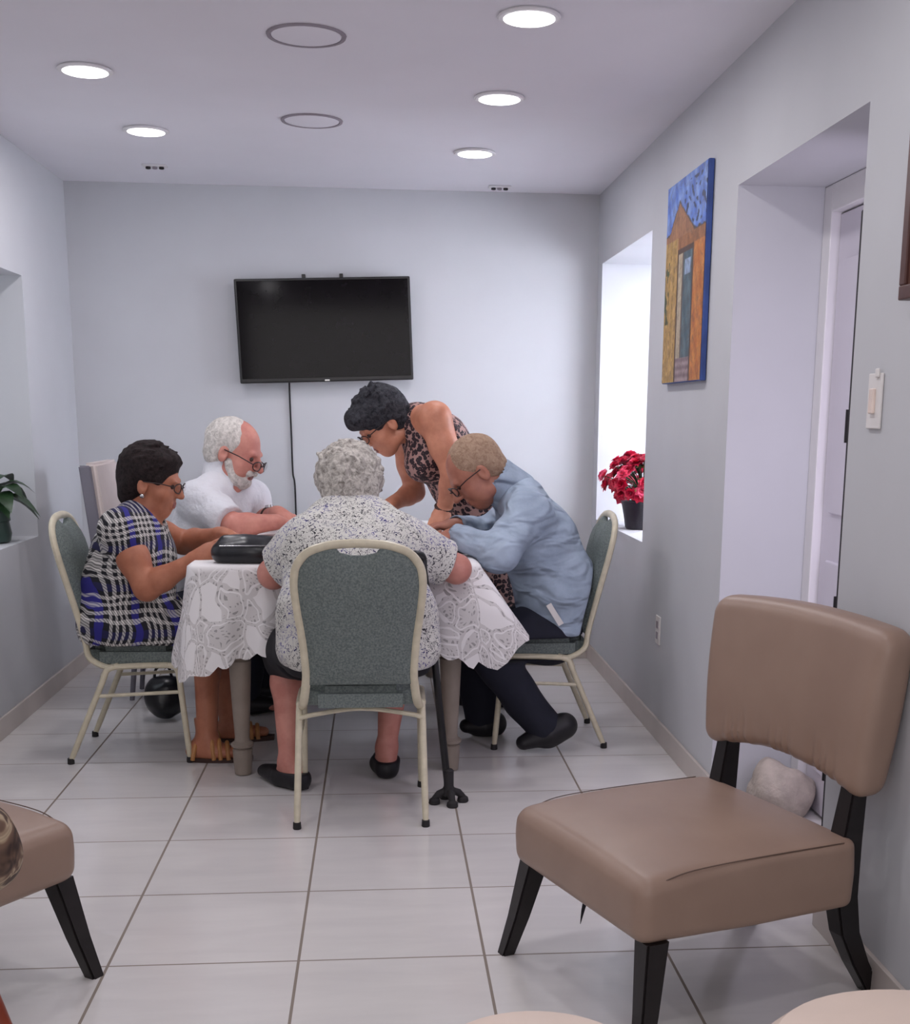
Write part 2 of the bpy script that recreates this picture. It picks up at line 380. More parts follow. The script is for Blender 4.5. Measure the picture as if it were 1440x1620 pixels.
# ------------------------------------------------------------------ signed distance bodies
def vnoise(X, Y, Z, s, ph=0):
    a = np.sin(X*s*1.0+2.1*np.sin(Y*s*.8+ph)+ph)+np.sin(Y*s*1.13+1.7*np.sin(Z*s*.9+ph*2)+1.3)+np.sin(Z*s*.93+1.9*np.sin(X*s*.85+ph)+2.2)
    return a/3
class Field:
    def __init__(s, lo, hi, res=.006):
        s.lo = np.array(lo, float); s.res = res
        s.n = np.ceil((np.array(hi)-s.lo)/res).astype(int)+1
        s.F = np.full(s.n, 1.0, np.float32)
    def blk(s, lo, hi):
        a = np.clip(np.floor((np.array(lo)-s.lo)/s.res).astype(int), 0, s.n); b = np.clip(np.ceil((np.array(hi)-s.lo)/s.res).astype(int)+1, 0, s.n)
        sl = tuple(slice(int(i), int(j)) for i, j in zip(a, b))
        g = [(s.lo[k]+np.arange(a[k], b[k])*s.res).astype(np.float32) for k in range(3)]
        return sl, g[0][:, None, None], g[1][None, :, None], g[2][None, None, :]
    def put(s, fn, lo, hi, k=.02, sub=False):
        pad = k+2*s.res+.01
        sl, X, Y, Z = s.blk(np.array(lo)-pad, np.array(hi)+pad)
        a = s.F[sl]
        if a.size == 0: return
        b = fn(X, Y, Z)
        if sub:
            a2 = -a; h = np.clip(.5+.5*(b-a2)/max(k, 1e-5), 0, 1); s.F[sl] = -(b*(1-h)+a2*h-k*h*(1-h))
        else:
            h = np.clip(.5+.5*(b-a)/max(k, 1e-5), 0, 1); s.F[sl] = b*(1-h)+a*h-k*h*(1-h)
    def cone(s, a, b, ra, rb, k=.02, ax=None, sq=1.0, sub=False, amp=0, ns=20, grow=0):
        """tapered capsule; ax/sq: widened sq times along axis ax"""
        a = np.array(a, float); b = np.array(b, float); ra += grow; rb += grow
        if ax is not None: ax = np.array(ax, float); ax = ax/np.linalg.norm(ax)
        R = max(ra, rb)*max(1, sq)
        def fn(X, Y, Z):
            px, py, pz = X-a[0], Y-a[1], Z-a[2]; d = b-a
            if ax is not None:
                q = (px*ax[0]+py*ax[1]+pz*ax[2])*(1-1/sq); px = px-q*ax[0]; py = py-q*ax[1]; pz = pz-q*ax[2]
                d = d-ax*(d@ax)*(1-1/sq)
            L = max(d@d, 1e-9)
            t = np.clip((px*d[0]+py*d[1]+pz*d[2])/L, 0, 1)
            r = np.sqrt((px-t*d[0])**2+(py-t*d[1])**2+(pz-t*d[2])**2)-(ra+(rb-ra)*t)
            if amp: r = r+amp*vnoise(X, Y, Z, ns)
            return r
        s.put(fn, np.minimum(a, b)-R, np.maximum(a, b)+R, k, sub)
    def ell(s, c, r, A=None, k=.02, sub=False, amp=0, ns=20, grow=0):
        """ellipsoid; A = three unit axes (rows)"""
        c = np.array(c, float); r = np.array(r, float)+grow; A = np.eye(3) if A is None else np.array([tuple(v) for v in A], float)
        R = r.max()
        def fn(X, Y, Z):
            x, y, z = X-c[0], Y-c[1], Z-c[2]
            u = (x*A[0][0]+y*A[0][1]+z*A[0][2])/r[0]; v = (x*A[1][0]+y*A[1][1]+z*A[1][2])/r[1]; q = (x*A[2][0]+y*A[2][1]+z*A[2][2])/r[2]
            k0 = np.sqrt(u*u+v*v+q*q); k1 = np.sqrt((u/r[0])**2+(v/r[1])**2+(q/r[2])**2)
            d = k0*(k0-1)/np.maximum(k1, 1e-6)
            if amp: d = d+amp*vnoise(X, Y, Z, ns)
            return d
        s.put(fn, c-R, c+R, k, sub)
    def cut(s, p, n, k=.004):
        """remove the side the normal points to"""
        p = np.array(p, float); n = np.array(n, float); n = n/np.linalg.norm(n)
        def fn(X, Y, Z): return -((X-p[0])*n[0]+(Y-p[1])*n[1]+(Z-p[2])*n[2])
        s.put(fn, s.lo, s.lo+s.n*s.res, k, True)
    def mesh(s, name, relax=1):
        F = s.F; F[0] = F[-1] = 1; F[:, 0] = F[:, -1] = 1; F[:, :, 0] = F[:, :, -1] = 1
        I = F < 0
        nx, ny, nz = F.shape
        c = I[:-1, :-1, :-1].astype(np.int8).copy()
        for dx in (0, 1):
            for dy in (0, 1):
                for dz in (0, 1):
                    if dx+dy+dz: c += I[dx:nx-1+dx, dy:ny-1+dy, dz:nz-1+dz]
        act = (c > 0) & (c < 8)
        ids = np.full(act.shape, -1, np.int64); idx = np.argwhere(act); ids[act] = np.arange(len(idx))
        acc = np.zeros((len(idx), 3)); cnt = np.zeros(len(idx))
        corners = [(x, y, z) for x in (0, 1) for y in (0, 1) for z in (0, 1)]
        vals = {cc: F[idx[:, 0]+cc[0], idx[:, 1]+cc[1], idx[:, 2]+cc[2]].astype(float) for cc in corners}
        for ca in corners:
            for ax in range(3):
                if ca[ax]: continue
                cb = list(ca); cb[ax] = 1; cb = tuple(cb)
                va, vb = vals[ca], vals[cb]; m = (va < 0) != (vb < 0)
                t = np.where(m, va/np.where(m, va-vb, 1), 0)
                p = np.array(ca, float)[None, :]+np.zeros((len(idx), 1)); p[:, ax] += t
                acc += np.where(m[:, None], p, 0); cnt += m
        V = (idx+acc/cnt[:, None])*s.res+s.lo
        Q = []
        for ax in range(3):
            sh = [slice(None)]*3; sh2 = [slice(None)]*3; sh[ax] = slice(0, -1); sh2[ax] = slice(1, None)
            a = I[tuple(sh)]; b = I[tuple(sh2)]; e = np.argwhere(a != b)
            u, v = (ax+1) % 3, (ax+2) % 3
            ok = (e[:, u] > 0) & (e[:, v] > 0) & (e[:, u] < F.shape[u]-1) & (e[:, v] < F.shape[v]-1); e = e[ok]
            fl = a[e[:, 0], e[:, 1], e[:, 2]]
            def cell(du, dv):
                q = e.copy(); q[:, u] += du; q[:, v] += dv; return ids[q[:, 0], q[:, 1], q[:, 2]]
            q = np.stack([cell(-1, -1), cell(0, -1), cell(0, 0), cell(-1, 0)], 1)
            q[~fl] = q[~fl][:, ::-1]; Q.append(q)
        Q = np.concatenate(Q)
        # light relaxation
        if relax:
            ed = np.concatenate([Q[:, [0, 1]], Q[:, [1, 2]], Q[:, [2, 3]], Q[:, [3, 0]]])
            for _ in range(relax):
                S = np.zeros_like(V); n = np.zeros(len(V))
                for a_, b_ in ((0, 1), (1, 0)):
                    for kx in range(3): S[:, kx] += np.bincount(ed[:, a_], V[ed[:, b_], kx], len(V))
                    n += np.bincount(ed[:, a_], minlength=len(V))
                V = V*.5+.5*S/np.maximum(n, 1)[:, None]
        me = bpy.data.meshes.new(name)
        me.vertices.add(len(V)); me.vertices.foreach_set('co', V.astype(np.float32).ravel())
        me.loops.add(len(Q)*4); me.loops.foreach_set('vertex_index', Q.astype(np.int32).ravel())
        me.polygons.add(len(Q)); me.polygons.foreach_set('loop_start', np.arange(0, len(Q)*4, 4, dtype=np.int32))
        me.polygons.foreach_set('loop_total', np.full(len(Q), 4, np.int32))
        me.update(calc_edges=True)
        s.V, s.Q = V, Q
        return me
def paint_faces(me, F, regions):
    """regions: (material index, centre, radii, axes) – faces whose centre lies inside take that material"""
    C = F.V[F.Q].mean(1); mi = np.zeros(len(C), np.int32)
    for i, c, r, A in regions:
        d = C-np.array(c); A = np.array([tuple(v) for v in A], float); u = d@A.T/np.array(r)
        mi[(u*u).sum(1) < 1] = i
    me.polygons.foreach_set('material_index', mi)

# ------------------------------------------------------------------ room
XL, XR, YB, ZC, YF = -1.53, 1.13, 6.66, 2.40, -1.6
def wall_side(name, x, sgn, holes, y0, y1):
    """wall with recesses: holes = (ya, yb, za, zb, depth)"""
    bm = bmesh.new()
    ys = sorted({y0, y1} | {h[0] for h in holes} | {h[1] for h in holes}); zs = sorted({0, ZC} | {h[2] for h in holes} | {h[3] for h in holes})
    T = .62
    for ya, yb in zip(ys, ys[1:]):
        for za, zb in zip(zs, zs[1:]):
            if any(h[0] <= ya and h[1] >= yb and h[2] <= za and h[3] >= zb for h in holes): continue
            box(bm, (min(x, x+sgn*T), ya, za), (max(x, x+sgn*T), yb, zb))
    bmesh.ops.remove_doubles(bm, verts=bm.verts, dist=1e-4)
    seen = {}
    for f in list(bm.faces):
        k = tuple(round(v, 3) for v in f.calc_center_median()); seen.setdefault(k, []).append(f)
    dead = [f for fs in seen.values() if len(fs) > 1 for f in fs]
    bmesh.ops.delete(bm, geom=dead, context='FACES')
    return part(name, bm, M['wall'], kind='structure')
RW = (5.345, 6.53, .765, 2.05); RD = (2.992, 4.075, 0, 2.012); LW = (4.55, 5.80, .745, 1.867)
wall_side('wall_right', XR, 1, [RW, RD], YF, YB+.2)
wall_side('wall_left', XL, -1, [LW], YF, YB+.2)
def room_box(name, lo, hi, m, kind='structure'):
    bm = bmesh.new(); box(bm, lo, hi); return part(name, bm, m, kind=kind)
room_box('wall_back', (XL, YB, 0), (XR, YB+.2, ZC), M['wall'])
bm = bmesh.new(); box(bm, (XL-.62, YF, -.1), (XR+.62, YB+.2, 0)); part('floor', bm, M['floor'], kind='structure')
room_box('ceiling', (XL-.62, YF, ZC), (XR+.62, YB+.2, ZC+.1), M['ceiling'])
def baseboard(name, segs):
    bm = bmesh.new()
    for lo, hi in segs: box(bm, lo, hi, .002)
    part(name, bm, M['base'], kind='structure')
baseboard('baseboard_left', [((XL, YF, 0), (XL+.012, YB, .085))])
baseboard('baseboard_right', [((XR-.012, RD[1], 0), (XR, YB, .085)), ((XR-.012, YF, 0), (XR, RD[0], .085))])
baseboard('baseboard_back', [((XL+.012, YB-.012, 0), (XR-.012, YB, .085))])
# window at the outer end of the right recess, added solid block in the left
def window(name, x, sgn, h):
    bm = bmesh.new(); y0, y1, z0, z1 = h; t = .05; xs = sorted((x, x+sgn*.05))
    box(bm, (xs[0], y0, z0), (xs[1], y0+t, z1)); box(bm, (xs[0], y1-t, z0), (xs[1], y1, z1))
    box(bm, (xs[0], y0+t, z0), (xs[1], y1-t, z0+t)); box(bm, (xs[0], y0+t, z1-t), (xs[1], y1-t, z1)); ym = (y0+y1)/2
    box(bm, (xs[0], ym-.02, z0+t), (xs[1], ym+.02, z1-t))
    o = part(name, bm, M['white_trim'], kind='structure')
    bm = bmesh.new(); xm = sum(xs)/2; box(bm, (xm-.003, y0+t, z0+t), (xm+.003, y1-t, z1-t)); g = part('window_pane', bm, M['glass'], o)
window('window_1', XR+.50, 1, RW)
bm = bmesh.new(); box(bm, (XL-.62, LW[0], LW[2]), (XL-.40, LW[1], LW[3])); part('left_recess_block', bm, M['wall'], kind='structure')  # wall block added instead of a pane, keeps daylight out of this recess
bm = bmesh.new(); ym = (LW[0]+LW[1])/2
for ya, yb in ((LW[0]+.06, ym-.03), (ym+.03, LW[1]-.06)): box(bm, (XL-.404, ya, LW[2]+.06), (XL-.385, yb, LW[3]-.06), .004)
part('trim_2', bm, M['white_trim'], kind='structure')
# door in its deep recess
XD = XR+.31
bm = bmesh.new()
box(bm, (XD, RD[0]+.09, .01), (XD+.045, RD[1]-.075, RD[3]-.09), .004)
door = part('door_1', bm, M['door'], kind='structure')
bm = bmesh.new()
for z0, z1 in ((.15, .85), (1.0, 1.78)):
    for (ya, yb) in ((3.2, 3.52), (3.6, 3.92)):
        box(bm, (XD-.012, ya, z0), (XD+.004, yb, z1), .006)
part('door_panel', bm, M['door'], door)
bm = bmesh.new(); box(bm, (XD-.02, 3.13, .98), (XD+.001, 3.17, 1.12), .004); tube(bm, [(XD-.02, 3.15, 1.05), (XD-.06, 3.15, 1.05), (XD-.065, 3.26, 1.05)], .009)
part('door_handle', bm, M['silver'], door, True)
bm = bmesh.new()
box(bm, (XD-.03, RD[1]-.075, 0), (XD+.07, RD[1]-.001, RD[3]-.001), .004); box(bm, (XD-.03, RD[0]+.001, 0), (XD+.07, RD[0]+.085, RD[3]-.001), .004)
box(bm, (XD-.03, RD[0]+.085, RD[3]-.085), (XD+.07, RD[1]-.075, RD[3]-.001), .004)
part('trim_1', bm, M['white_trim'], kind='structure')
# dark strip colouring in the shaded gap line along the near jamb
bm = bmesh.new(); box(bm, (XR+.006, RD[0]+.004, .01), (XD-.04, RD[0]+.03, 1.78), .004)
leaf = part('gap_strip', bm, M['gap'], kind='structure')
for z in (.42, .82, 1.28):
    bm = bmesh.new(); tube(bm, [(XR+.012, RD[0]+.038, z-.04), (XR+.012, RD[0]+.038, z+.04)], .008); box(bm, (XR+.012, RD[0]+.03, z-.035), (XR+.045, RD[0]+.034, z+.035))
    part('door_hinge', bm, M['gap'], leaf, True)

# ------------------------------------------------------------------ ceiling fittings
def downlight(x, y, label, first=[None]):
    if first[0] is None:
        r = empty('ceiling_downlight', (x, y, ZC))
        bm = bmesh.new(); lathe(bm, [(.072, -.001), (.086, -.001), (.090, -.006), (.086, -.011), (.073, -.011), (.072, -.001)], cap=False); part('trim_ring', bm, M['white_trim'], r, True)
        bm = bmesh.new(); lathe(bm, [(.073, -.001), (.073, -.012), (.068, -.014)]); part('light_diffuser', bm, M['lamp'], r, True)
        first[0] = r
    else:
        r = copy_tree(first[0]); r.location = (x, y, ZC)
    tag(r, label=label, cat='ceiling light', group='lit recessed ceiling lights')
    return r
for x, y, lb in ((.431, 3.80, 'lit round ceiling light, largest and nearest of the right row'), (.434, 4.73, 'lit round ceiling light, middle one of the three in the right row'),
                 (.419, 5.69, 'lit round ceiling light nearest the back wall on the right'), (-.952, 4.54, 'lit round ceiling light on the left, the nearer of two'),
                 (-.916, 5.44, 'lit round ceiling light on the left, the farther of two')):
    downlight(x, y, lb)
for x, y, lb in ((-.205, 4.07, 'flat round ceiling speaker with thin grey rim, the nearer and larger one'), (-.247, 5.19, 'flat round ceiling speaker with thin grey rim, the farther and smaller one')):
    r = empty('ceiling_speaker', (x, y, ZC), label=lb, cat='ceiling speaker', group='flat round ceiling speakers')
    bm = bmesh.new(); lathe(bm, [(.104, -.0005), (.104, -.004), (.098, -.006)]); part('grille', bm, M['ceiling'], r, True)
    bm = bmesh.new(); lathe(bm, [(.105, -.0005), (.119, -.0005), (.117, -.006), (.107, -.006), (.105, -.0005)], cap=False); part('rim', bm, M['groove'], r, True)
for x, y, lb in ((-1.01, 6.19, 'small ceiling spot fitting near the back wall on the left'), (.602, 6.50, 'small ceiling spot fitting near the back wall on the right')):
    r = empty('ceiling_spotlight', (x, y, ZC), label=lb, cat='ceiling light', group='small ceiling spot fittings')
    bm = bmesh.new(); box(bm, (-.055, -.03, -.008), (.055, .03, -.0005), .003); part('plate', bm, M['white_trim'], r)
    for dx in (-.03, 0, .03):
        bm = bmesh.new(); lathe(bm, [(.011, -.008), (.012, -.016), (.008, -.018)], (dx, 0, 0), 16); part('lens', bm, M['gap'] if dx else M['groove'], r, True)
for x, y, lo in ((.431, 3.80, 1), (.434, 4.73, 1), (.419, 5.69, 1), (-.952, 4.54, 1), (-.916, 5.44, 1), (.43, 2.6, 0), (-.95, 3.2, 0), (-.95, 1.6, 0), (.43, 1.2, 0)):  # last four: out of view, without fittings, added for brightness
    l = bpy.data.lights.new('downlight_lamp', 'AREA'); l.shape = 'DISK'; l.size = .14; l.energy = 7; l.color = (1, .97, 1)
    o = bpy.data.objects.new('downlight_lamp', l); col.objects.link(o); o.location = (x, y, ZC-.02)

# ------------------------------------------------------------------ wall things
tv = empty('television', (-.268, 6.61, 1.708), label='large black flat television mounted on the back wall', cat='television')
tv.rotation_euler = (0, math.radians(-2.0), 0)
bm = bmesh.new(); box(bm, (-.437, -.035, -.253), (.437, .01, .253), .006); part('television_body', bm, M['black_plastic'], tv)
bm = bmesh.new(); box(bm, (-.425, -.0375, -.232), (.425, -.034, .242), .001); part('screen', bm, M['screen'], tv)
bm = bmesh.new(); box(bm, (-.012, -.0375, -.249), (.012, -.035, -.243)); part('maker_badge', bm, M['silver'], tv)
for x in (-.094, .094):
    bm = bmesh.new(); box(bm, (x-.009, .005, -.2), (x+.009, .045, .275), .002); part('wall_bracket', bm, M['black_plastic'], tv)
bm = bmesh.new()
tube(bm, smooth_path([(-.455, YB-.02, 1.46), (-.456, YB-.008, 1.40), (-.452, YB-.008, 1.2), (-.449, YB-.008, 1.0), (-.44, YB-.008, .93), (-.437, YB-.008, .7), (-.437, YB-.008, .35)]), .0045, 8)
part('power_cord', bm, M['black_plastic'], None, True, label='thin black power cord hanging down the back wall below the television', cat='cord')

def picture_mesh(fn, w_, h_, nx, nz, t, name, parent, mats):
    """canvas lying in the y-z plane, facing -x; local y = along, z up"""
    bm = bmesh.new(); box(bm, (0, -w_/2, -h_/2), (t, w_/2, h_/2), .003); 
    sides = part('canvas_edge', bm, mats, parent)
    me = bpy.data.meshes.new(name); V = []; Fc = []
    for j in range(nz+1):
        for i in range(nx+1): V.append((-.0015, w_/2-.003-(w_-.006)*i/nx, -h_/2+.003+(h_-.006)*j/nz))
    for j in range(nz):
        for i in range(nx): a = j*(nx+1)+i; Fc.append((a, a+1, a+nx+2, a+nx+1))
    me.from_pydata(V, [], Fc); ca = me.color_attributes.new('paint', 'BYTE_COLOR', 'POINT')
    for k, v in enumerate(V):
        i = k % (nx+1); j = k//(nx+1); ca.data[k].color = lin(fn(i/nx, j/nz))
    k = NT('painted_canvas'); a = k.n('ShaderNodeVertexColor', layer_name='paint'); nn = k.noise(k.coord(), 26, 5, .7, 1.0); k.color(k.mix(k.ramp(nn, [(.42, (0, 0, 0)), (.7, (.6, .6, .6))]), a.outputs[0], lin((74, 56, 48)))); k.b.inputs['Roughness'].default_value = .55
    k.bump(k.noise(k.coord(), 90, 3), .4, .003)
    o = link(name, me, k.m, parent)
    for p in me.polygons: pass
    return o
def house_art(u, v):
    """plain painting: ochre gabled wall with an open blue-grey doorway under a blue sky (u left to right, v bottom to top)"""
    n = math.sin(u*31+v*17)+math.sin(u*13-v*47+2)+math.sin(u*57+v*29+1)
    n2 = math.sin(u*90+3*math.sin(v*40))*.5+math.sin(v*120+u*30)*.5
    def mixc(a, b, t): t = max(0, min(1, t)); return tuple(x+(y-x)*t for x, y in zip(a, b))
    gable = .76+.14*(u-.08)/.26 if u < .34 else (.90-.17*(u-.34)/.40 if u < .74 else .73)
    if u < .08: gable = .76
    if v > gable+.01*n/3:
        c = mixc((70, 110, 200), (128, 160, 222), .5+.25*n+.2*(1-v))
        if u > .45 and math.sin(u*23+5*math.sin(v*31+u*7))+math.sin(v*57+4*math.sin(u*19)) > 1.0 and v < .97: c = (30, 52, 96)
        return c
    if abs(v-gable) < .012: return (70, 60, 60)
    if v > .72 and u < .7: return mixc((146, 98, 66), (172, 120, 78), .5+.2*n)
    if u < .33:
        c = mixc((172, 136, 62), (196, 158, 96), .5+.3*math.sin(u*60-v*6)+.1*n)
        if u < .12 and .3 < v < .62 and n+n2 > .2: c = (62, 78, 42)
        if abs(math.sin((u*9-v*2.2)*3)) < .09: c = (104, 74, 46)
        return c
    if u < .74 and v < .66:
        if v > .635 or u < .36 or u > .71: return (78, 52, 44)
        if v < .12: return mixc((120, 100, 106), (172, 150, 154), .5+.4*math.sin(v*160))
        if u < .50: return mixc((176, 160, 134), (196, 182, 156), .5+.2*n) if u < .46 else (96, 82, 76)
        c = mixc((58, 84, 98), (88, 112, 120), .5+.3*n)
        if abs(v-.56) < .035 and abs(u-.6) < .07: c = (150, 170, 200)
        return c
    if v < .66: return mixc((180, 102, 32), (206, 134, 58), .5+.25*n+.1*n2)
    return mixc((140, 88, 46), (168, 110, 62), .5+.3*n)
pt = empty('wall_painting', (XR-.022, 4.67, 1.785), label='tall canvas painting of an ochre house with doorway and blue sky', cat='painting')
picture_mesh(house_art, .60, .725, 90, 190, .02, 'painted_canvas', pt, simple('canvas_edge_blue', (60, 84, 150), .6, .3, 9))
p2 = empty('framed_picture', (XR-.03, 2.43, 1.765), label='dark brown framed picture cut off at the right edge', cat='picture')
bm = bmesh.new()
for lo, hi in (((0, -.25, -.22), (.028, .25, -.19)), ((0, -.25, .19), (.028, .25, .22)), ((0, .22, -.19), (.028, .25, .19)), ((0, -.25, -.19), (.028, -.22, .19))): box(bm, lo, hi, .003)
part('picture_frame', bm, M['wood_dark'], p2)
bm = bmesh.new(); box(bm, (.008, -.22, -.19), (.02, .22, .19)); part('picture_print', bm, simple('brown_print', (96, 60, 50), .6, .4, 14), p2)
sw = empty('light_switch', (XR, 2.83, 1.338), label='white light switch plate beside the door recess', cat='light switch')
bm = bmesh.new(); box(bm, (-.008, -.038, -.062), (-.0005, .038, .062), .003); part('switch_plate', bm, M['plastic_white'], sw)
bm = bmesh.new(); box(bm, (-.016, -.012, -.028), (-.007, .012, .028), .003); part('rocker', bm, simple('rocker_cream', (232, 214, 204), .4), sw)
bm = bmesh.new(); box(bm, (-.014, -.03, .052), (-.0075, -.012, .072), .003); part('hook', bm, M['plastic_white'], sw)
ol = empty('wall_outlet', (XR, 4.96, .445), label='white power outlet low on the right wall', cat='outlet')
bm = bmesh.new(); box(bm, (-.007, -.037, -.058), (-.0005, .037, .058), .003); part('outlet_plate', bm, M['plastic_white'], ol)
for z in (-.022, .022):
    bm = bmesh.new(); box(bm, (-.009, -.014, z-.014), (-.0065, .014, z+.014), .003); part('socket', bm, M['groove'], ol)

# ------------------------------------------------------------------ plants
def leaf_mesh(bm, base, direction, L, W, droop, up=Vector((0, 0, 1)), mat=0):
    d = Vector(direction).normalized(); side = d.cross(up)
    side = side.normalized() if side.length > .1 else Vector((1, 0, 0)); n = side.cross(d).normalized()
    N = 6; rows = []
    for i in range(N+1):
        t = i/N; wv = W*math.sin(math.pi*(t**.8))*.5+.0005
        p = Vector(base)+d*L*t-Vector((0, 0, droop*L*t*t))
        rows.append([bm.verts.new(p-side*wv+n*wv*.25), bm.verts.new(p-n*.001), bm.verts.new(p+side*wv+n*wv*.25)])
    for A, B in zip(rows, rows[1:]):
        for i in range(2): f = bm.faces.new((A[i], A[i+1], B[i+1], B[i])); f.material_index = mat
fl = empty('potted_flowers', (1.262, 5.98, RW[2]), label='red flowers in a dark ribbed pot on the bright right window sill', cat='flowers')
bm = bmesh.new(); lathe(bm, [(.072, 0), (.078, .01), (.086, .07), (.096, .13), (.10, .145), (.09, .145), (.08, .13)], seg=40)
for v in bm.verts:
    a = math.atan2(v.co.y, v.co.x); s = 1+.02*math.cos(a*20); v.co.x *= s; v.co.y *= s
part('flower_pot', bm, M['dark_pot'], fl, True)
bm = bmesh.new(); lathe(bm, [(.001, .125), (.083, .128), (.001, .134)]); part('soil', bm, M['soil'], fl)
bm = bmesh.new(); rnd = random.Random(3); heads = []
for i in range(78):
    a = rnd.uniform(0, 2*math.pi); e = rnd.uniform(-.4, 1.45); R_ = .185+rnd.uniform(-.03, .025)
    p = Vector((math.cos(a)*math.cos(e)*R_, math.sin(a)*math.cos(e)*R_, .215+math.sin(e)*R_*.85)); heads.append(p)
heads += [Vector((.03, -.06, .42)), Vector((.0, -.10, .37)), Vector((-.05, .09, .38)), Vector((.05, -.13, .36))]
for p in heads:
    tube(bm, smooth_path([(0, 0, .12), (p.x*.35, p.y*.35, p.z*.6+.05), p*.97], 4), .0022, 5)
part('stems', bm, M['leaf'], fl)
bm = bmesh.new()
for i in range(60):
    a = rnd.uniform(0, 2*math.pi); z = rnd.uniform(.15, .34); r = rnd.uniform(.03, .11)
    leaf_mesh(bm, (math.cos(a)*r, math.sin(a)*r, z), (math.cos(a+rnd.uniform(-.7, .7)), math.sin(a+rnd.uniform(-.7, .7)), rnd.uniform(0, .9)), rnd.uniform(.05, .085), .03, .4, mat=rnd.choice((0, 0, 1)))
part('leaves', bm, [M['leaf'], M['yellow_green']], fl, True)
for p in heads:
    bm = bmesh.new(); d = (p-Vector((0, 0, .2))).normalized(); q = d.to_track_quat('Z', 'Y').to_matrix(); m_ = rnd.choice((0, 0, 0, 1)); rr = rnd.uniform(.030, .044)
    for ring, (cnt, tilt, L) in enumerate(((7, .25, 1), (6, .75, .8), (4, 1.15, .55))):
        for i in range(cnt):
            a = 2*math.pi*i/cnt+ring*.5; v = q @ Vector((math.cos(a)*math.cos(tilt), math.sin(a)*math.cos(tilt), math.sin(tilt)))
            leaf_mesh(bm, p+v*.002, v, rr*L, rr*.85, .15, up=d, mat=m_)
    part('blossom', bm, [M['red_petal'], M['pink_petal']], fl, True)
fl.scale = (1.05, 1.05, .92)
pl = empty('potted_plant', (-1.645, 5.50, LW[2]), label='green leafy plant in a green pot on the left window sill', cat='potted plant')
bm = bmesh.new(); lathe(bm, [(.062, 0), (.078, .008), (.084, .04), (.078, .075), (.075, .09), (.082, .094), (.078, .135), (.07, .14), (.066, .12)], seg=36); part('plant_pot', bm, M['green_pot'], pl, True)
bm = bmesh.new(); lathe(bm, [(.001, .112), (.068, .114), (.001, .12)]); part('soil', bm, M['soil'], pl)
lst = [(a_, e_, L_) for a_, e_, L_ in ((.2, .9, .17), (.9, .7, .16), (-.5, .8, .17), (1.6, .8, .15), (2.4, .9, .16), (3.1, .6, .15), (3.9, .9, .15), (4.6, .7, .16), (5.4, .5, .18), (-.1, .35, .17), (.6, .2, .16), (-.9, .3, .15), (2.0, .2, .14), (5.0, 1.2, .18), (1.2, 1.2, .17))]
for a_, e_, L_ in lst:
    bm = bmesh.new(); h0 = Vector((math.cos(a_)*.05, math.sin(a_)*.05, .17+.07*e_))
    tube(bm, smooth_path([(0, 0, .115), (h0.x*.4, h0.y*.4, .16), h0], 4), .0028, 6)
    leaf_mesh(bm, h0, (math.cos(a_), math.sin(a_), e_*.8), L_, .10, .75)
    part('leaf', bm, M['leaf'], pl, True)

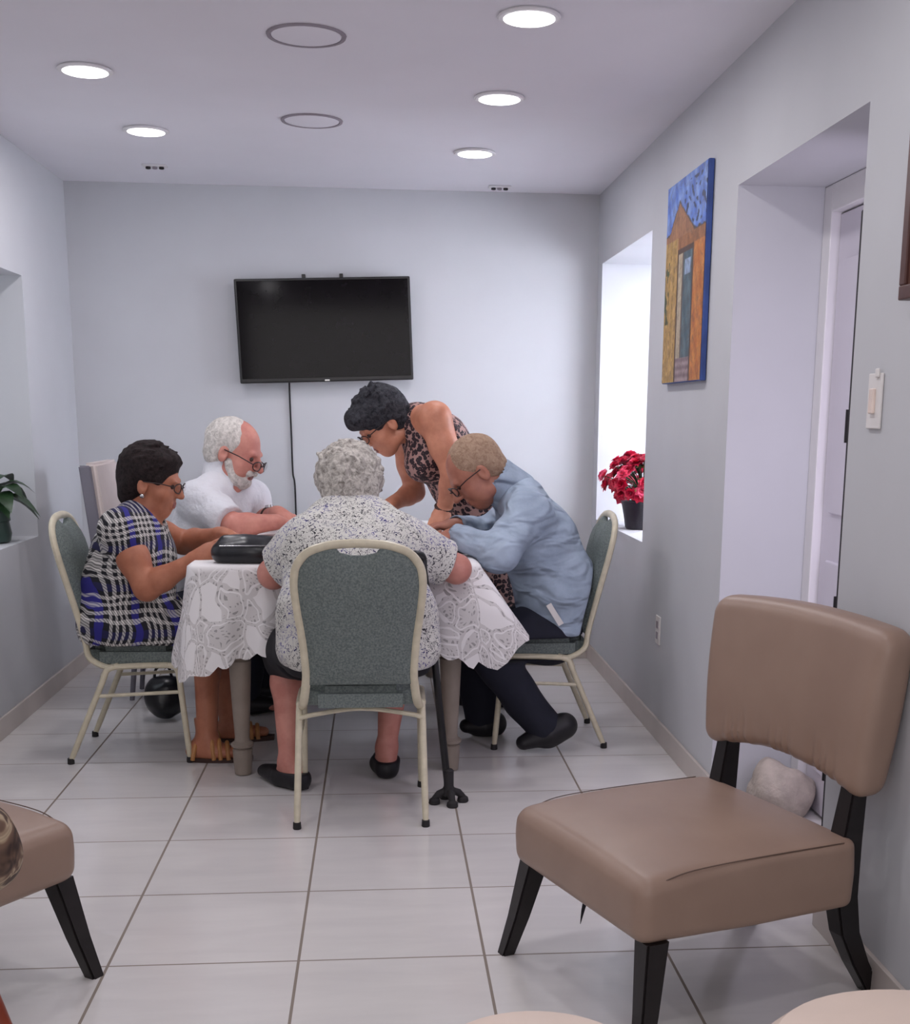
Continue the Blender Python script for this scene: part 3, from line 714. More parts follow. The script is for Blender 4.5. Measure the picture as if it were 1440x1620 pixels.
# ------------------------------------------------------------------ banquet chairs (local +y = front)
def by(z): return -.135-(z-.395)*.235
def banquet():
    r = empty('banquet_chair', (0, 0, 0))
    prof = [(.160, .455), (.158, .50), (.166, .60), (.180, .70), (.187, .78), (.179, .835), (.148, .876), (.10, .896), (.068, .900)]
    outl = prof+[(.055, .884), (.02, .876)]
    pts = [(x, z) for x, z in outl]+[(-x, z) for x, z in outl[::-1]]
    fine = []
    for i in range(len(pts)-1):
        (x0, z0), (x1, z1) = pts[i], pts[i+1]
        for j in range(3): fine.append((x0+(x1-x0)*j/3, z0+(z1-z0)*j/3))
    fine.append(pts[-1])
    # cushion panel: front and back skins bowed, joined at the rim
    bm = bmesh.new(); cz = .68; rings = []
    for t, off in ((0, -.020), (.55, -.019), (.85, -.015), (1, -.002)):
        rings.append([bm.verts.new((x*t, by(cz+(z-cz)*t)+off-.004, cz+(z-cz)*t)) for x, z in fine])
    front = []
    for t, off in ((1, .010), (.85, .030), (.55, .036), (0, .038)):
        front.append([bm.verts.new((x*t, by(cz+(z-cz)*t)+off, cz+(z-cz)*t)) for x, z in fine])
    allr = rings+front; n = len(fine)
    for A, B in zip(allr, allr[1:]):
        for i in range(n):
            try: bm.faces.new((A[i], A[(i+1) % n], B[(i+1) % n], B[i]))
            except ValueError: pass
    bmesh.ops.remove_doubles(bm, verts=bm.verts, dist=1e-5)
    part('backrest', bm, M['green_fabric'], r, True)
    # back frame tube
    fr = [(.187, .372), (.180, .40), (.172, .455), (.169, .50), (.176, .60), (.189, .70), (.196, .78), (.188, .84), (.155, .883), (.10, .905), (.05, .912), (0, .914)]
    path = [(x, by(z) if z > .4 else by(.4)+(.4-z)*1.6, z) for x, z in fr]
    path = [(.19, -.03, .372), (.189, -.075, .366)]+path[1:]
    full = [Vector(p) for p in path]+[Vector((-p[0], p[1], p[2])) for p in path[-2::-1]]
    bm = bmesh.new(); tube(bm, smooth_path(full, 4), .0115, 10, rx=1.25); part('back_frame', bm, M['cream_metal'], r, True)
    # seat
    bm = bmesh.new(); box(bm, (-.195, -.150, .378), (.195, .215, .445), .0)
    es = [e for e in bm.edges if abs(e.verts[0].co.z-e.verts[1].co.z) > .01]; bmesh.ops.bevel(bm, geom=es, offset=.05, segments=5, affect='EDGES')
    es = [e for e in bm.edges if e.verts[0].co.z > .44 and e.verts[1].co.z > .44]; bmesh.ops.bevel(bm, geom=es, offset=.022, segments=4, affect='EDGES')
    for v in bm.verts:
        if v.co.y < -.1: v.co.x *= .93
    part('seat', bm, M['green_fabric'], r, True)
    # side frames: rear leg, rail, front leg in one bent tube each; split into legs and rail
    for s in (-1, 1):
        bm = bmesh.new(); tube(bm, smooth_path([(s*.199, -.045, .368), (s*.2, .05, .373), (s*.2, .15, .374)], 4), .0115, 10, rx=1.2); part('seat_rail', bm, M['cream_metal'], r, True)
        bm = bmesh.new(); tube(bm, smooth_path([(s*.2, .15, .374), (s*.2, .178, .366), (s*.2, .190, .335), (s*.201, .197, .26), (s*.205, .22, .012)], 4), [.0115]*16+[.0095], 10)
        l = part('leg', bm, M['cream_metal'], r, True)
        bm = bmesh.new(); lathe(bm, [(.0125, 0), (.0135, .002), (.0125, .022)], (s*.205, .22, 0), 12); part('foot_cap', bm, M['rubber'], l, True)
        bm = bmesh.new(); tube(bm, smooth_path([(s*.199, -.045, .368), (s*.199, -.072, .356), (s*.2, -.085, .325), (s*.201, -.115, .255), (s*.205, -.22, .012)], 4), [.0115]*16+[.0095], 10)
        l = part('leg', bm, M['cream_metal'], r, True)
        bm = bmesh.new(); lathe(bm, [(.0125, 0), (.0135, .002), (.0125, .022)], (s*.205, -.22, 0), 12); part('foot_cap', bm, M['rubber'], l, True)
        bm = bmesh.new(); tube(bm, [(s*.201, -.117, .258), (s*.2, .197, .272)], .007, 8); part('stretcher', bm, M['cream_metal'], r, True)
    bm = bmesh.new(); tube(bm, smooth_path([(-.2, -.09, .33), (-.15, -.09, .343), (0, -.09, .362), (.15, -.09, .343), (.2, -.09, .33)], 4), .008, 8); part('cross_brace', bm, M['cream_metal'], r, True)
    return r
ch = banquet()
G = 'green-grey banquet chairs around the table'
# (x, y, facing angle)
spots = [(-.067, 4.07, 0, 'green-grey banquet chair seen from behind, in front of the table'),
         (-.943, 4.865, -math.pi/2, 'green-grey banquet chair on the left, under the woman in plaid'),
         (.662, 4.985, math.pi/2, 'green-grey banquet chair on the right, under the man in blue shirt')]
for i, (x, y, a, lb) in enumerate(spots):
    o = ch if i == 0 else copy_tree(ch)
    o.location = (x, y, 0); o.rotation_euler = (0, 0, a); tag(o, label=lb, cat='chair', group=G)
chairs_done = True
# tall beige chair of the white-shirted man
dc = empty('dining_chair', (-.93, 5.76, 0), label='tall-backed beige upholstered chair behind the woman in plaid', cat='chair')
bm = bmesh.new()
def slab(bm, y0, y1, z0, z1, x0b, x0t, t, bev=.012):
    vs = box(bm, (0, y0, z0), (t, y1, z1), 0)
    for v in vs: v.co.x += x0b+(x0t-x0b)*(v.co.z-z0)/(z1-z0)
    bmesh.ops.bevel(bm, geom=list({e for v in vs for e in v.link_edges}), offset=bev, segments=3, affect='EDGES')
slab(bm, -.22, .24, .42, 1.08, -.26, -.33, .055)
part('backrest', bm, M['beige_uph'], dc, True)
for y0_ in (-.238, .238):
    bm = bmesh.new(); slab(bm, y0_, y0_+.018, .40, 1.07, -.275, -.345, .05, .006); part('backrest_side', bm, M['grey_side'], dc)
bm = bmesh.new(); box(bm, (-.25, -.22, .38), (.25, .24, .46), .02); part('seat', bm, M['beige_uph'], dc, True)
for x, y in ((-.21, -.03), (-.21, .21), (.36, .16), (.2, -.19)):
    bm = bmesh.new(); tube(bm, [(x*.8, y*.95, .39), (x, y, 0)], [.016, .011], 10); part('leg', bm, M['grey_side'], dc, True)

# ------------------------------------------------------------------ table
TX, TY, TZ = -.162, 5.36, .765
TW, TL = .49, .93          # half sizes
tb = empty('dining_table', (TX, TY, 0), label='table with turned taupe wooden legs under the white lace cloth', cat='table')
bm = bmesh.new(); box(bm, (-TW, -TL, TZ-.035), (TW, TL, TZ), .008); part('tabletop', bm, M['taupe_wood'], tb)
bm = bmesh.new()
for s in (-1, 1):
    box(bm, (s*(TW-.09)-.011, -TL+.1, TZ-.13), (s*(TW-.09)+.011, TL-.1, TZ-.035)); box(bm, (-TW+.1, s*(TL-.09)-.011, TZ-.13), (TW-.1, s*(TL-.09)+.011, TZ-.035))
part('apron', bm, M['taupe_wood'], tb)
lp = [(.022, 0), (.030, .004), (.034, .05), (.036, .095), (.030, .10), (.040, .108), (.041, .118), (.029, .128), (.026, .14), (.031, .22), (.037, .35), (.040, .425), (.034, .432), (.045, .442), (.045, .46), (.034, .468), (.034, .48), (.044, .49), (.044, TZ-.03)]
for sx, sy in ((-.345, -.875), (.415, -.86), (-.345, .84), (.415, .84)):
    bm = bmesh.new(); lathe(bm, lp, (sx, sy, 0), 28); part('leg', bm, M['taupe_wood'], tb, True, auto=30)

def tablecloth():
    """ring mesh: table top, rounded edge, hanging skirt with folds and a scalloped hem"""
    per = []          # (x, y, nx, ny, corner weight, s)
    hw, hl, rc = TW+.012, TL+.012, .05
    def arc(cx, cy, a0):
        return [(cx+rc*math.cos(a0+math.pi/2*i/10), cy+rc*math.sin(a0+math.pi/2*i/10), math.cos(a0+math.pi/2*i/10), math.sin(a0+math.pi/2*i/10), 1-abs(i-5)/5*.25) for i in range(11)]
    def edge(p, q, n, cnt):
        out = []
        for i in range(1, cnt):
            t = i/cnt; x = p[0]+(q[0]-p[0])*t; y = p[1]+(q[1]-p[1])*t
            L = math.hypot(q[0]-p[0], q[1]-p[1]); dc_ = min(t, 1-t)*L
            out.append((x, y, n[0], n[1], max(0, .75*(1-dc_/.20))))
        return out
    per += arc(hw-rc, -hl+rc, -math.pi/2)+edge((hw, -hl+rc), (hw, hl-rc), (1, 0), 110)
    per += arc(hw-rc, hl-rc, 0)+edge((hw-rc, hl), (-hw+rc, hl), (0, 1), 60)
    per += arc(-hw+rc, hl-rc, math.pi/2)+edge((-hw, hl-rc), (-hw, -hl+rc), (-1, 0), 110)
    per += arc(-hw+rc, -hl+rc, math.pi)+edge((-hw+rc, -hl), (hw-rc, -hl), (0, -1), 60)
    n = len(per); s = 0; S = [0]
    for i in range(1, n): s += math.hypot(per[i][0]-per[i-1][0], per[i][1]-per[i-1][1])+.004; S.append(s)
    NT_ = 26; V = []; UV = []; SOL = []; zt = TZ+.012
    for k in (0, 1):   # inner rings of the top
        f = (0.0, .5)[k]
        for (x, y, *_r) in per: V.append((x*f, y*f, zt)); UV.append((x*f, y*f)); SOL.append(1)
    for (x, y, *_r) in per: V.append((x, y, zt)); UV.append((x, y)); SOL.append(1)
    for j in range(1, NT_+1):
        t = j/NT_
        for i, (x, y, nx_, ny_, cw) in enumerate(per):
            ss = S[i]
            L = .285+.085*max(0, cw)+.012*math.sin(ss*7)
            sc = .024*abs(math.sin(ss*math.pi/.085))+.007*abs(math.sin(ss*math.pi/.0213))
            L += sc*(1 if t > .5 else 0)*(t-.5)*2
            fold = (.020*math.sin(ss*24+1.3*math.sin(ss*5))+.012*math.sin(ss*41))*min(1, t*1.2)
            out = .010+t*.028+fold*t
            if cw > .1: out += (.085 if x > 0 else .045)*cw*t**.9
            lift = 0
            # the right front corner is pushed outwards by the man's knees
            if x > .2 and y < -hl+.30:
                wgt = max(0, 1-math.hypot(x-hw, y+hl)/.34); out += .03*wgt*t; lift = .01*wgt*t
                X_ = x+nx_*out+.065*wgt*t; Y_ = y+ny_*out*.8
            else: X_ = x+nx_*out; Y_ = y+ny_*out
            if x > .2 and y < -hl+.6: L *= 1-.30*max(0, min(1, (nx_-.35)/.3))
            if x < 0 and cw > 0: L += .03*cw
            dz = L*t*(1 if t > .04 else .6)
            if ny_ < -.7: Y_ = max(Y_, -hl-.055-.0*t)
            V.append((X_, Y_, zt-dz+lift)); UV.append((x+nx_*dz, y+ny_*dz)); SOL.append(1 if j == 1 else 0)
    Fc = []; R_ = NT_+3
    for j in range(R_-1):
        for i in range(n):
            a = j*n+i; b = j*n+(i+1) % n; Fc.append((a, b, b+n, a+n))
    me = bpy.data.meshes.new('tablecloth'); me.from_pydata([(x+TX, y+TY, z) for x, y, z in V], [], Fc)
    uv = me.uv_layers.new(name='uv')
    for p in me.polygons:
        for li in p.loop_indices: uv.data[li].uv = UV[me.loops[li].vertex_index]
    at_ = me.attributes.new('solid', 'FLOAT', 'POINT')
    for i, v in enumerate(SOL): at_.data[i].value = v
    o = link('tablecloth', me, M['lace'], None, True)
    tag(o, label='white lace tablecloth with scalloped hem draped over the table', cat='tablecloth')
    return o
tablecloth()
ZT = TZ+.014

# ------------------------------------------------------------------ things on the table
bg = empty('clutch_bag', (-.462, 4.50, ZT), rz=.05, label='small black leather clutch on the table by the plaid woman', cat='bag')
f = Field((-.16, -.12, -.01), (.16, .12, .13), .004)
f.ell((0, 0, .04), (.125, .07, .055), k=.01, amp=.004, ns=40); f.cone((-.095, 0, .03), (.095, 0, .03), .035, .035, .03, ax=(0, 1, 0), sq=1.6); f.cone((-.085, .01, .075), (.085, .0, .07), .018, .018, .02)
f.cut((0, 0, .002), (0, 0, -1)); link('bag_body', f.mesh('bag_body'), M['black_leather'], bg, True)
bm = bmesh.new(); tube(bm, smooth_path([(-.10, -.058, .062), (0, -.074, .064), (.10, -.058, .062)]), .002, 6); part('zip', bm, M['silver'], bg, True)
bm = bmesh.new(); tube(bm, smooth_path([(.10, -.05, .05), (.128, -.075, .02), (.11, -.095, .003), (.135, -.09, .003), (.125, -.06, .03)], 5), .0022, 6); part('wrist_strap', bm, M['silver'], bg, True)
def sheet(name, x, y, rz, w_, l_, z, lb, cat, m, t=.004):
    bm = bmesh.new(); box(bm, (-w_/2, -l_/2, 0), (w_/2, l_/2, t), .001); o = part(name, bm, m, None); o.location = (x, y, z); o.rotation_euler = (0, 0, rz); tag(o, label=lb, cat=cat)
sheet('paper_sheet', -.38, 5.02, .1, .21, .29, ZT, 'white paper sheet lying under the bearded man\'s forearm', 'paper', M['paper'])
sheet('exercise_book', -.42, 5.36, -.15, .21, .28, ZT, 'open pale exercise book by the bearded man', 'book', M['paper'], .008)
sheet('folder', .24, 4.85, -.5, .22, .30, ZT, 'dark flat folder on the table by the denim sleeve', 'folder', M['black_leather'], .012)

# ------------------------------------------------------------------ armchairs (local +y = front)
def armchair():
    r = empty('slipper_armchair', (0, 0, 0))
    f = Field((-.36, -.36, .2), (.36, .36, .46), .006)
    def seat(X, Y, Z):
        hx = .275-.0*Y; qx = np.abs(X)-(.287-.036); qy = np.abs(Y)-(.282-.036)
        # rounder front corners
        rnd_ = .036
        d2 = np.sqrt(np.maximum(qx, 0)**2+np.maximum(qy, 0)**2)+np.minimum(np.maximum(qx, qy), 0)-rnd_
        top = .395+.018*(1-(X/.3)**2)*(1-(Y/.3)**2)-.012*np.clip((Y-.1)/.17, 0, 1)**2
        zc = (top+.245)/2; hz = (top-.245)/2
        wz = np.abs(Z-zc)-hz
        rr = .014+.020*np.clip((Y)/.2, 0, 1)
        a = d2+rr; b = wz+rr
        o_ = np.sqrt(np.maximum(a, 0)**2+np.maximum(b, 0)**2)+np.minimum(np.maximum(a, b), 0)-rr
        return o_-.004*(1-np.clip(np.abs(Z-.32)/.08, 0, 1))
    f.put(seat, (-.3, -.3, .22), (.3, .3, .43), .001)
    link('seat', f.mesh('seat', 2), M['taupe'], r, True)
    bm = bmesh.new()
    sm = [(-.279, -.24, .3955), (-.2795, .0, .3975), (-.279, .15, .394), (-.276, .215, .382), (-.268, .250, .366), (-.262, .268, .340)]
    tube(bm, smooth_path(sm, 5), .0015, 6); part('seam', bm, simple('seam_dark', (96, 76, 66), .6), r)
    bm = bmesh.new(); tube(bm, smooth_path([(-p[0], p[1], p[2]) for p in sm], 5), .0012, 6); part('seam', bm, bpy.data.materials['seam_dark'], r)
    # backrest: arched lower edge, wide, leaning back
    f = Field((-.40, -.60, .40), (.40, -.2, .92), .006)
    def back(X, Y, Z):
        low = .475+.045*(1-(X/.3)**2); w_ = .288+.030*np.clip((Z-.45)/.4, 0, 1)
        top = .855+.02*(1-(X/.34)**2)
        yc = -.308-(Z-.45)*.10+.012*(X/.3)**2
        zc = (top+low)/2; hz = (top-low)/2
        t_ = .044+.010*np.sin(np.clip((Z-low)/(top-low), 0, 1)*math.pi)
        t_ = t_+.0055*np.sin(X*150+4*np.sin(X*40))*np.clip(1-(Z-low)/.11, 0, 1)*(np.abs(X) < .22)
        a = np.abs(X)-w_+.045; b = np.abs(Z-zc)-hz+.045; c = np.abs(Y-yc)-t_+.035
        m1 = np.sqrt(np.maximum(a, 0)**2+np.maximum(b, 0)**2)+np.minimum(np.maximum(a, b), 0)-.045
        c1 = m1+.035
        return np.sqrt(np.maximum(c1, 0)**2+np.maximum(c, 0)**2)+np.minimum(np.maximum(c1, c), 0)-.035
    f.put(back, (-.37, -.56, .43), (.37, -.25, .89), .001)
    link('backrest', f.mesh('backrest', 2), M['taupe'], r, True)
    # legs: rear ones run up into the backrest
    def legm(path, ws, ds):
        bm = bmesh.new(); rings = []
        for p, w_, d_ in zip(path, ws, ds):
            p = Vector(p); rings.append([bm.verts.new(p+Vector(q)) for q in ((-w_, -d_, 0), (w_, -d_, 0), (w_, d_, 0), (-w_, d_, 0))])
        for A, B in zip(rings, rings[1:]):
            for i in range(4): bm.faces.new((A[i], A[(i+1) % 4], B[(i+1) % 4], B[i]))
        bm.faces.new(rings[0][::-1]); bm.faces.new(rings[-1])
        es = [e for e in bm.edges if abs(e.verts[0].co.z-e.verts[1].co.z) > .01]; bmesh.ops.bevel(bm, geom=es, offset=.004, segments=2, affect='EDGES')
        return bm
    for s in (-1, 1):
        part('leg', legm([(s*.305, .285, 0), (s*.285, .262, .10), (s*.258, .235, .25)], (.017, .021, .027), (.017, .021, .027)), M['black_wood'], r)
        part('leg', legm([(s*.225, -.395, 0), (s*.226, -.345, .08), (s*.228, -.305, .16), (s*.23, -.285, .25), (s*.23, -.288, .38), (s*.23, -.305, .52)], (.019, .022, .024, .026, .026, .022), (.022, .024, .027, .030, .028, .02)), M['black_wood'], r)
    bm = bmesh.new(); box(bm, (-.22, -.22, .238), (.22, .22, .26)); part('seat_base', bm, M['black_cloth'], r)
    return r
ac = armchair(); ac.location = (.675, 2.685, 0); ac.rotation_euler = (0, 0, math.radians(110.8))
bm = bmesh.new()
me_t = bm
leaf_mesh(bm, (.05, .20, .242), (.1, .25, -1), .085, .035, 0)
torn = part('torn_lining', bm, M['black_cloth'], ac)
ac2 = copy_tree(ac); ac2.location = (-1.085, 2.715, 0); ac2.rotation_euler = (0, 0, math.radians(-124))
tag(ac, label='taupe leatherette armchair with black legs in the right foreground', cat='armchair', group='taupe slipper armchairs')
tag(ac2, label='taupe leatherette armchair cut off by the left edge', cat='armchair', group='taupe slipper armchairs')
# patterned handbag resting on the left armchair
hb = empty('patterned_bag', (-.752, 2.20, .437), label='brown and cream patterned bag on the stool at the left edge', cat='bag')
f = Field((-.14, -.14, -.01), (.14, .14, .2), .005); f.ell((0, 0, .085), (.105, .085, .09), k=.01, amp=.005, ns=40); f.cone((-.05, 0, .14), (.05, 0, .14), .03, .03, .04); f.cut((0, 0, .004), (0, 0, -1))
k = NT('brown_cream_print'); n_ = k.noise(k.coord(), 16, 2, .6, 1.2); k.color(k.ramp(n_, [(.35, lin((52, 34, 28))), (.5, lin((110, 84, 68))), (.58, lin((176, 156, 130))), (.66, lin((70, 48, 38)))])); k.b.inputs['Roughness'].default_value = .6
link('bag_body', f.mesh('bag_body'), k.m, hb, True)
bm = bmesh.new(); tube(bm, smooth_path([(-.06, 0, .13), (-.04, 0, .17), (.04, 0, .17), (.06, 0, .13)]), .006, 8); part('handle', bm, M['brown_band'], hb, True)

# beige foreground stools and wooden stool at the left edge
def stool(x, y, lb, first=[None]):
    if first[0] is None:
        r = empty('round_stool', (x, y, 0))
        bm = bmesh.new(); lathe(bm, [(.0, .30), (.17, .30), (.185, .31), (.192, .345), (.188, .38), (.165, .408), (.10, .42), (.0, .425)], seg=48); part('cushion', bm, M['beige_vinyl'], r, True)
        for a in (.8, 2.37, 3.94, 5.5):
            bm = bmesh.new(); tube(bm, [(math.cos(a)*.13, math.sin(a)*.13, .30), (math.cos(a)*.16, math.sin(a)*.16, 0)], [.018, .012]); part('leg', bm, M['black_wood'], r, True)
        first[0] = r
    else: r = copy_tree(first[0]); r.location = (x, y, 0)
    tag(r, label=lb, cat='stool', group='beige cushioned stools at the bottom of the photo'); return r
stool(.215, 1.60, 'beige cushioned stool top peeking in at the bottom centre')
s1 = [o for o in scene.objects if o.get('label', '').startswith('beige cushioned stool top peeking in at the bottom centre')][0]; s1.scale = (.9, .9, 1.01)
s2 = stool(.78, 1.60, 'beige cushioned stool top peeking in at the bottom right corner'); s2.scale = (1.3, 1.15, 1.0)
ws = empty('wooden_stool', (-.868, 2.20, 0), label='red-brown wooden stool leg at the lower left edge', cat='stool')
bm = bmesh.new(); lathe(bm, [(0, .40), (.15, .40), (.16, .41), (.16, .425), (.15, .435), (0, .435)], seg=40); part('seat', bm, M['red_wood'], ws, True)
for a in range(4):
    d = Vector((math.cos(a*math.pi/2+.0), math.sin(a*math.pi/2+.0), 0)); bm = bmesh.new(); tube(bm, [d*.10+Vector((0, 0, .40)), d*.225], [.02, .015], 12); part('leg', bm, M['red_wood'], ws, True)

# ------------------------------------------------------------------ floor things
cane = empty('walking_cane', (.225, 4.095, 0), label='black walking cane with wide rubber foot leaning beside the front chair', cat='walking cane')
bm = bmesh.new()
pts = [(-.002, 0, .05), (-.03, .02, .32), (-.055, .035, .58), (-.083, .05, .80)]
tube(bm, smooth_path(pts, 5), [.0125]*16, 12); part('shaft', bm, M['black_plastic'], cane, True)
bm = bmesh.new(); tube(bm, smooth_path([(-.083, .05, .79), (-.085, .05, .83), (-.095, .03, .845), (-.12, -.01, .85), (-.14, -.04, .84)], 5), .013, 12); part('handle', bm, M['black_plastic'], cane, True)
bm = bmesh.new(); lathe(bm, [(.012, .12), (.017, .115), (.017, .06), (.024, .045), (.026, .03), (.0, .03)], seg=20); part('collar', bm, M['rubber'], cane, True)
for a in (0.2, 1.77, 3.34, 4.91):
    d = Vector((math.cos(a), math.sin(a), 0)); bm = bmesh.new()
    tube(bm, [d*.005+Vector((0, 0, .045)), d*.035+Vector((0, 0, .034)), d*.05+Vector((0, 0, .018))], [.014, .013, .011], 10); lathe(bm, [(.017, 0), (.020, .004), (.018, .016), (.008, .024)], d*.05, 16)
    part('rubber_foot', bm, M['rubber'], cane, True)
fb = empty('handbag', (-.93, 5.36, 0), label='black handbag on the floor under the plaid woman\'s chair', cat='bag')
f = Field((-.13, -.13, -.01), (.13, .13, .28), .005); f.ell((0, 0, .09), (.085, .075, .09), k=.02, amp=.007, ns=45); f.cone((-.03, 0, .14), (.03, 0, .15), .035, .03, .05, amp=.005, ns=40); f.cut((0, 0, .002), (0, 0, -1)); link('bag_body', f.mesh('bag_body'), M['black_leather'], fb, True)
bm = bmesh.new(); tube(bm, smooth_path([(-.04, 0, .15), (-.03, 0, .22), (.02, 0, .23), (.04, 0, .15)]), .006, 8); part('handle', bm, M['black_leather'], fb, True)
cb = empty('crumpled_bag', (1.335, 3.92, 0), label='crumpled pale bag on the floor in the doorway behind the armchair', cat='bag')
f = Field((-.16, -.16, -.01), (.16, .16, .22), .005); f.ell((0, 0, .07), (.11, .10, .09), k=.02, amp=.014, ns=38); f.ell((-.04, .02, .13), (.05, .05, .05), k=.03, amp=.01, ns=60); f.cut((0, 0, .002), (0, 0, -1)); link('bag_body', f.mesh('bag_body'), M['bag_beige'], cb, True)
bm = bmesh.new(); tube(bm, smooth_path([(-.09, -.06, .05), (-.125, -.09, .03), (-.13, -.07, .012), (-.09, -.05, .02)], 4), .008, 8); part('knot', bm, M['bag_beige'], cb, True)

# ------------------------------------------------------------------ people
def npv(v): return np.array([v[0], v[1], v[2]], float)
def unit(v): v = npv(v); return v/np.linalg.norm(v)
class Head:
    def __init__(s, c, fwd, up, sc=1.0):
        s.c = npv(c); s.f = unit(fwd); u = npv(up); u = u-s.f*(u@s.f); s.u = u/np.linalg.norm(u); s.r = np.cross(s.f, s.u); s.k = sc
        s.A = (s.r, s.f, s.u)
    def p(s, r, f, u): return s.c+(s.r*r+s.f*f+s.u*u)*s.k
def add_head(F, h, nose=1.0, jaw=1.0, cheeks=1.0):
    k = h.k
    def E(r, f, u, a, b, c, kk=.02, sub=False): F.ell(h.p(r, f, u), np.array((a, b, c))*k, h.A, kk*k, sub)
    E(0, -.012, .032, .074, .095, .088, .01)
    E(0, .030, -.028, .060*jaw, .060, .080, .03)
    E(0, .048, -.088, .030*jaw, .028, .026, .03)          # chin
    for s in (-1, 1):
        E(s*.038, .052, -.030, .028*cheeks, .026, .028, .02)   # cheek
        E(s*.045, .010, -.070, .018, .045, .022, .02)     # jaw line
    F.cone(h.p(-.034, .080, .022), h.p(.034, .080, .022), .011*k, .011*k, .012*k)
    for s in (-1, 1): E(s*.031, .094, .004, .015, .012, .010, .010, True)
    F.cone(h.p(0, .090, .014), h.p(0, .108*nose, -.026), .008*k, .012*k, .008*k)
    for s in (-1, 1): E(s*.011, .098, -.029, .008, .010, .007, .006)
    F.cone(h.p(-.018, .084, -.056), h.p(.018, .084, -.056), .007*k, .007*k, .006*k)
    F.cone(h.p(-.014, .083, -.067), h.p(.014, .083, -.067), .008*k, .008*k, .006*k)
    for s in (-1, 1):
        E(s*.078, -.010, -.010, .009, .019, .032, .006); E(s*.086, -.004, -.006, .006, .010, .016, .004, True)
def face_regions(h, lips=1, brow=None):
    R_ = [(lips, h.p(0, .094, -.061), np.array((.024, .016, .0115))*h.k, h.A)]
    if brow is not None:
        for s in (-1, 1): R_.append((brow, h.p(s*.032, .094, .026), np.array((.020, .016, .005))*h.k, h.A))
    return R_
def add_eyes(h, root):
    for s in (-1, 1):
        bm = bmesh.new(); bmesh.ops.create_uvsphere(bm, u_segments=12, v_segments=8, radius=.0105*h.k)
        bmesh.ops.translate(bm, verts=bm.verts, vec=Vector(h.p(s*.031, .0765, .004))); part('eye', bm, M['eye'], root, True, True)
def add_glasses(h, root, drop=0.0, fw=.0):
    g = None
    bm = bmesh.new()
    for s in (-1, 1):
        pts = []
        for i in range(17):
            a = 2*math.pi*i/16; pts.append(Vector(h.p(s*.032+.024*math.cos(a), .106+fw-.012*abs(math.cos(a))*(1 if s*math.cos(a) > 0 else 0), .002+drop+.017*math.sin(a))))
        tube(bm, pts, .0022*h.k, 6)
        tube(bm, [Vector(h.p(s*.056, .095+fw, .006+drop)), Vector(h.p(s*.079, .05, .010+drop*.5)), Vector(h.p(s*.084, -.008, .006))], .0020*h.k, 6)
    tube(bm, [Vector(h.p(-.009, .108+fw, .004+drop)), Vector(h.p(0, .113+fw, .007+drop)), Vector(h.p(.009, .108+fw, .004+drop))], .0022*h.k, 6)
    g = part('glasses', bm, M['glass_frame'], root, True, True)
    for s in (-1, 1):
        bm = bmesh.new(); c = [bm.verts.new(Vector(h.p(s*.032+.023*math.cos(a), .106+fw, .002+drop+.016*math.sin(a)))) for a in [2*math.pi*i/16 for i in range(16)]]
        bm.faces.new(c); part('lens', bm, M['lens'], g, False, True)
def add_hand(F, wr, d, n, side=1, curl=.5, L=1.0, spread=.12):
    """wr wrist, d direction to the fingers, n palm normal (towards the palm side), side: +1/-1 which way the thumb leaves"""
    wr = npv(wr); d = unit(d); n = npv(n); n = unit(n-d*(n@d)); t = np.cross(d, n)*side
    ax = (t, d, n)
    F.ell(wr+d*.045*L, np.array((.040, .052, .016))*L, ax, .02)
    F.cone(wr-d*.02, wr+d*.03*L, .024*L, .022*L, .02, ax=t, sq=1.25)
    for i, (o, ln) in enumerate(((.029, .92), (.010, 1.0), (-.010, .93), (-.028, .74))):
        p = wr+d*.080*L+t*o*L; ang = curl*.6; base = d+t*(o*spread*8*.3)
        for j, sl in enumerate((.042, .026, .022)):
            v = unit(base*math.cos(ang)+n*math.sin(ang)); q = p+v*sl*ln*L
            F.cone(p, q, (.0092-.0008*j)*L, (.0086-.0010*j)*L, .004); p = q; ang += curl*.75
    p = wr+d*.022*L+t*.028*L; v = unit(d*.62+t*.62+n*.35*curl*1.5)
    q = p+v*.040*L; F.cone(p, q, .013*L, .0105*L, .010); v2 = unit(d*.9+t*.25+n*.5*curl); F.cone(q, q+v2*.030*L, .0105*L, .0085*L, .004)
def limb(F, pts, rs, k=.02, **kw):
    for (a, b), (ra, rb) in zip(zip(pts, pts[1:]), zip(rs, rs[1:])): F.cone(a, b, ra, rb, k, **kw)
def lerp(a, b, t): return npv(a)*(1-t)+npv(b)*t
def bounds(pts, pad=.25):
    P = np.array([npv(p) for p in pts]); return P.min(0)-pad, P.max(0)+pad
def foot(F, ankle, heel, toe, r=.032, L=1.0):
    F.cone(heel, lerp(heel, toe, .5), r*1.0, r*.95, .02); F.cone(lerp(heel, toe, .45), toe, r*1.08, r*.62, .02, ax=np.cross(unit(npv(toe)-npv(heel)), (0, 0, 1)), sq=1.35)
    F.cone(ankle, lerp(heel, toe, .28), r*1.05, r*1.1, .03); F.cone(ankle, heel, r, r*.95, .03)

def person(name, loc, lb, group=None):
    r = empty('person', loc, label=lb, cat='person'); return r
def shirt_from(name, F, mat, root, relax=2): return link(name, F.mesh(name, relax), mat, root, True, True)

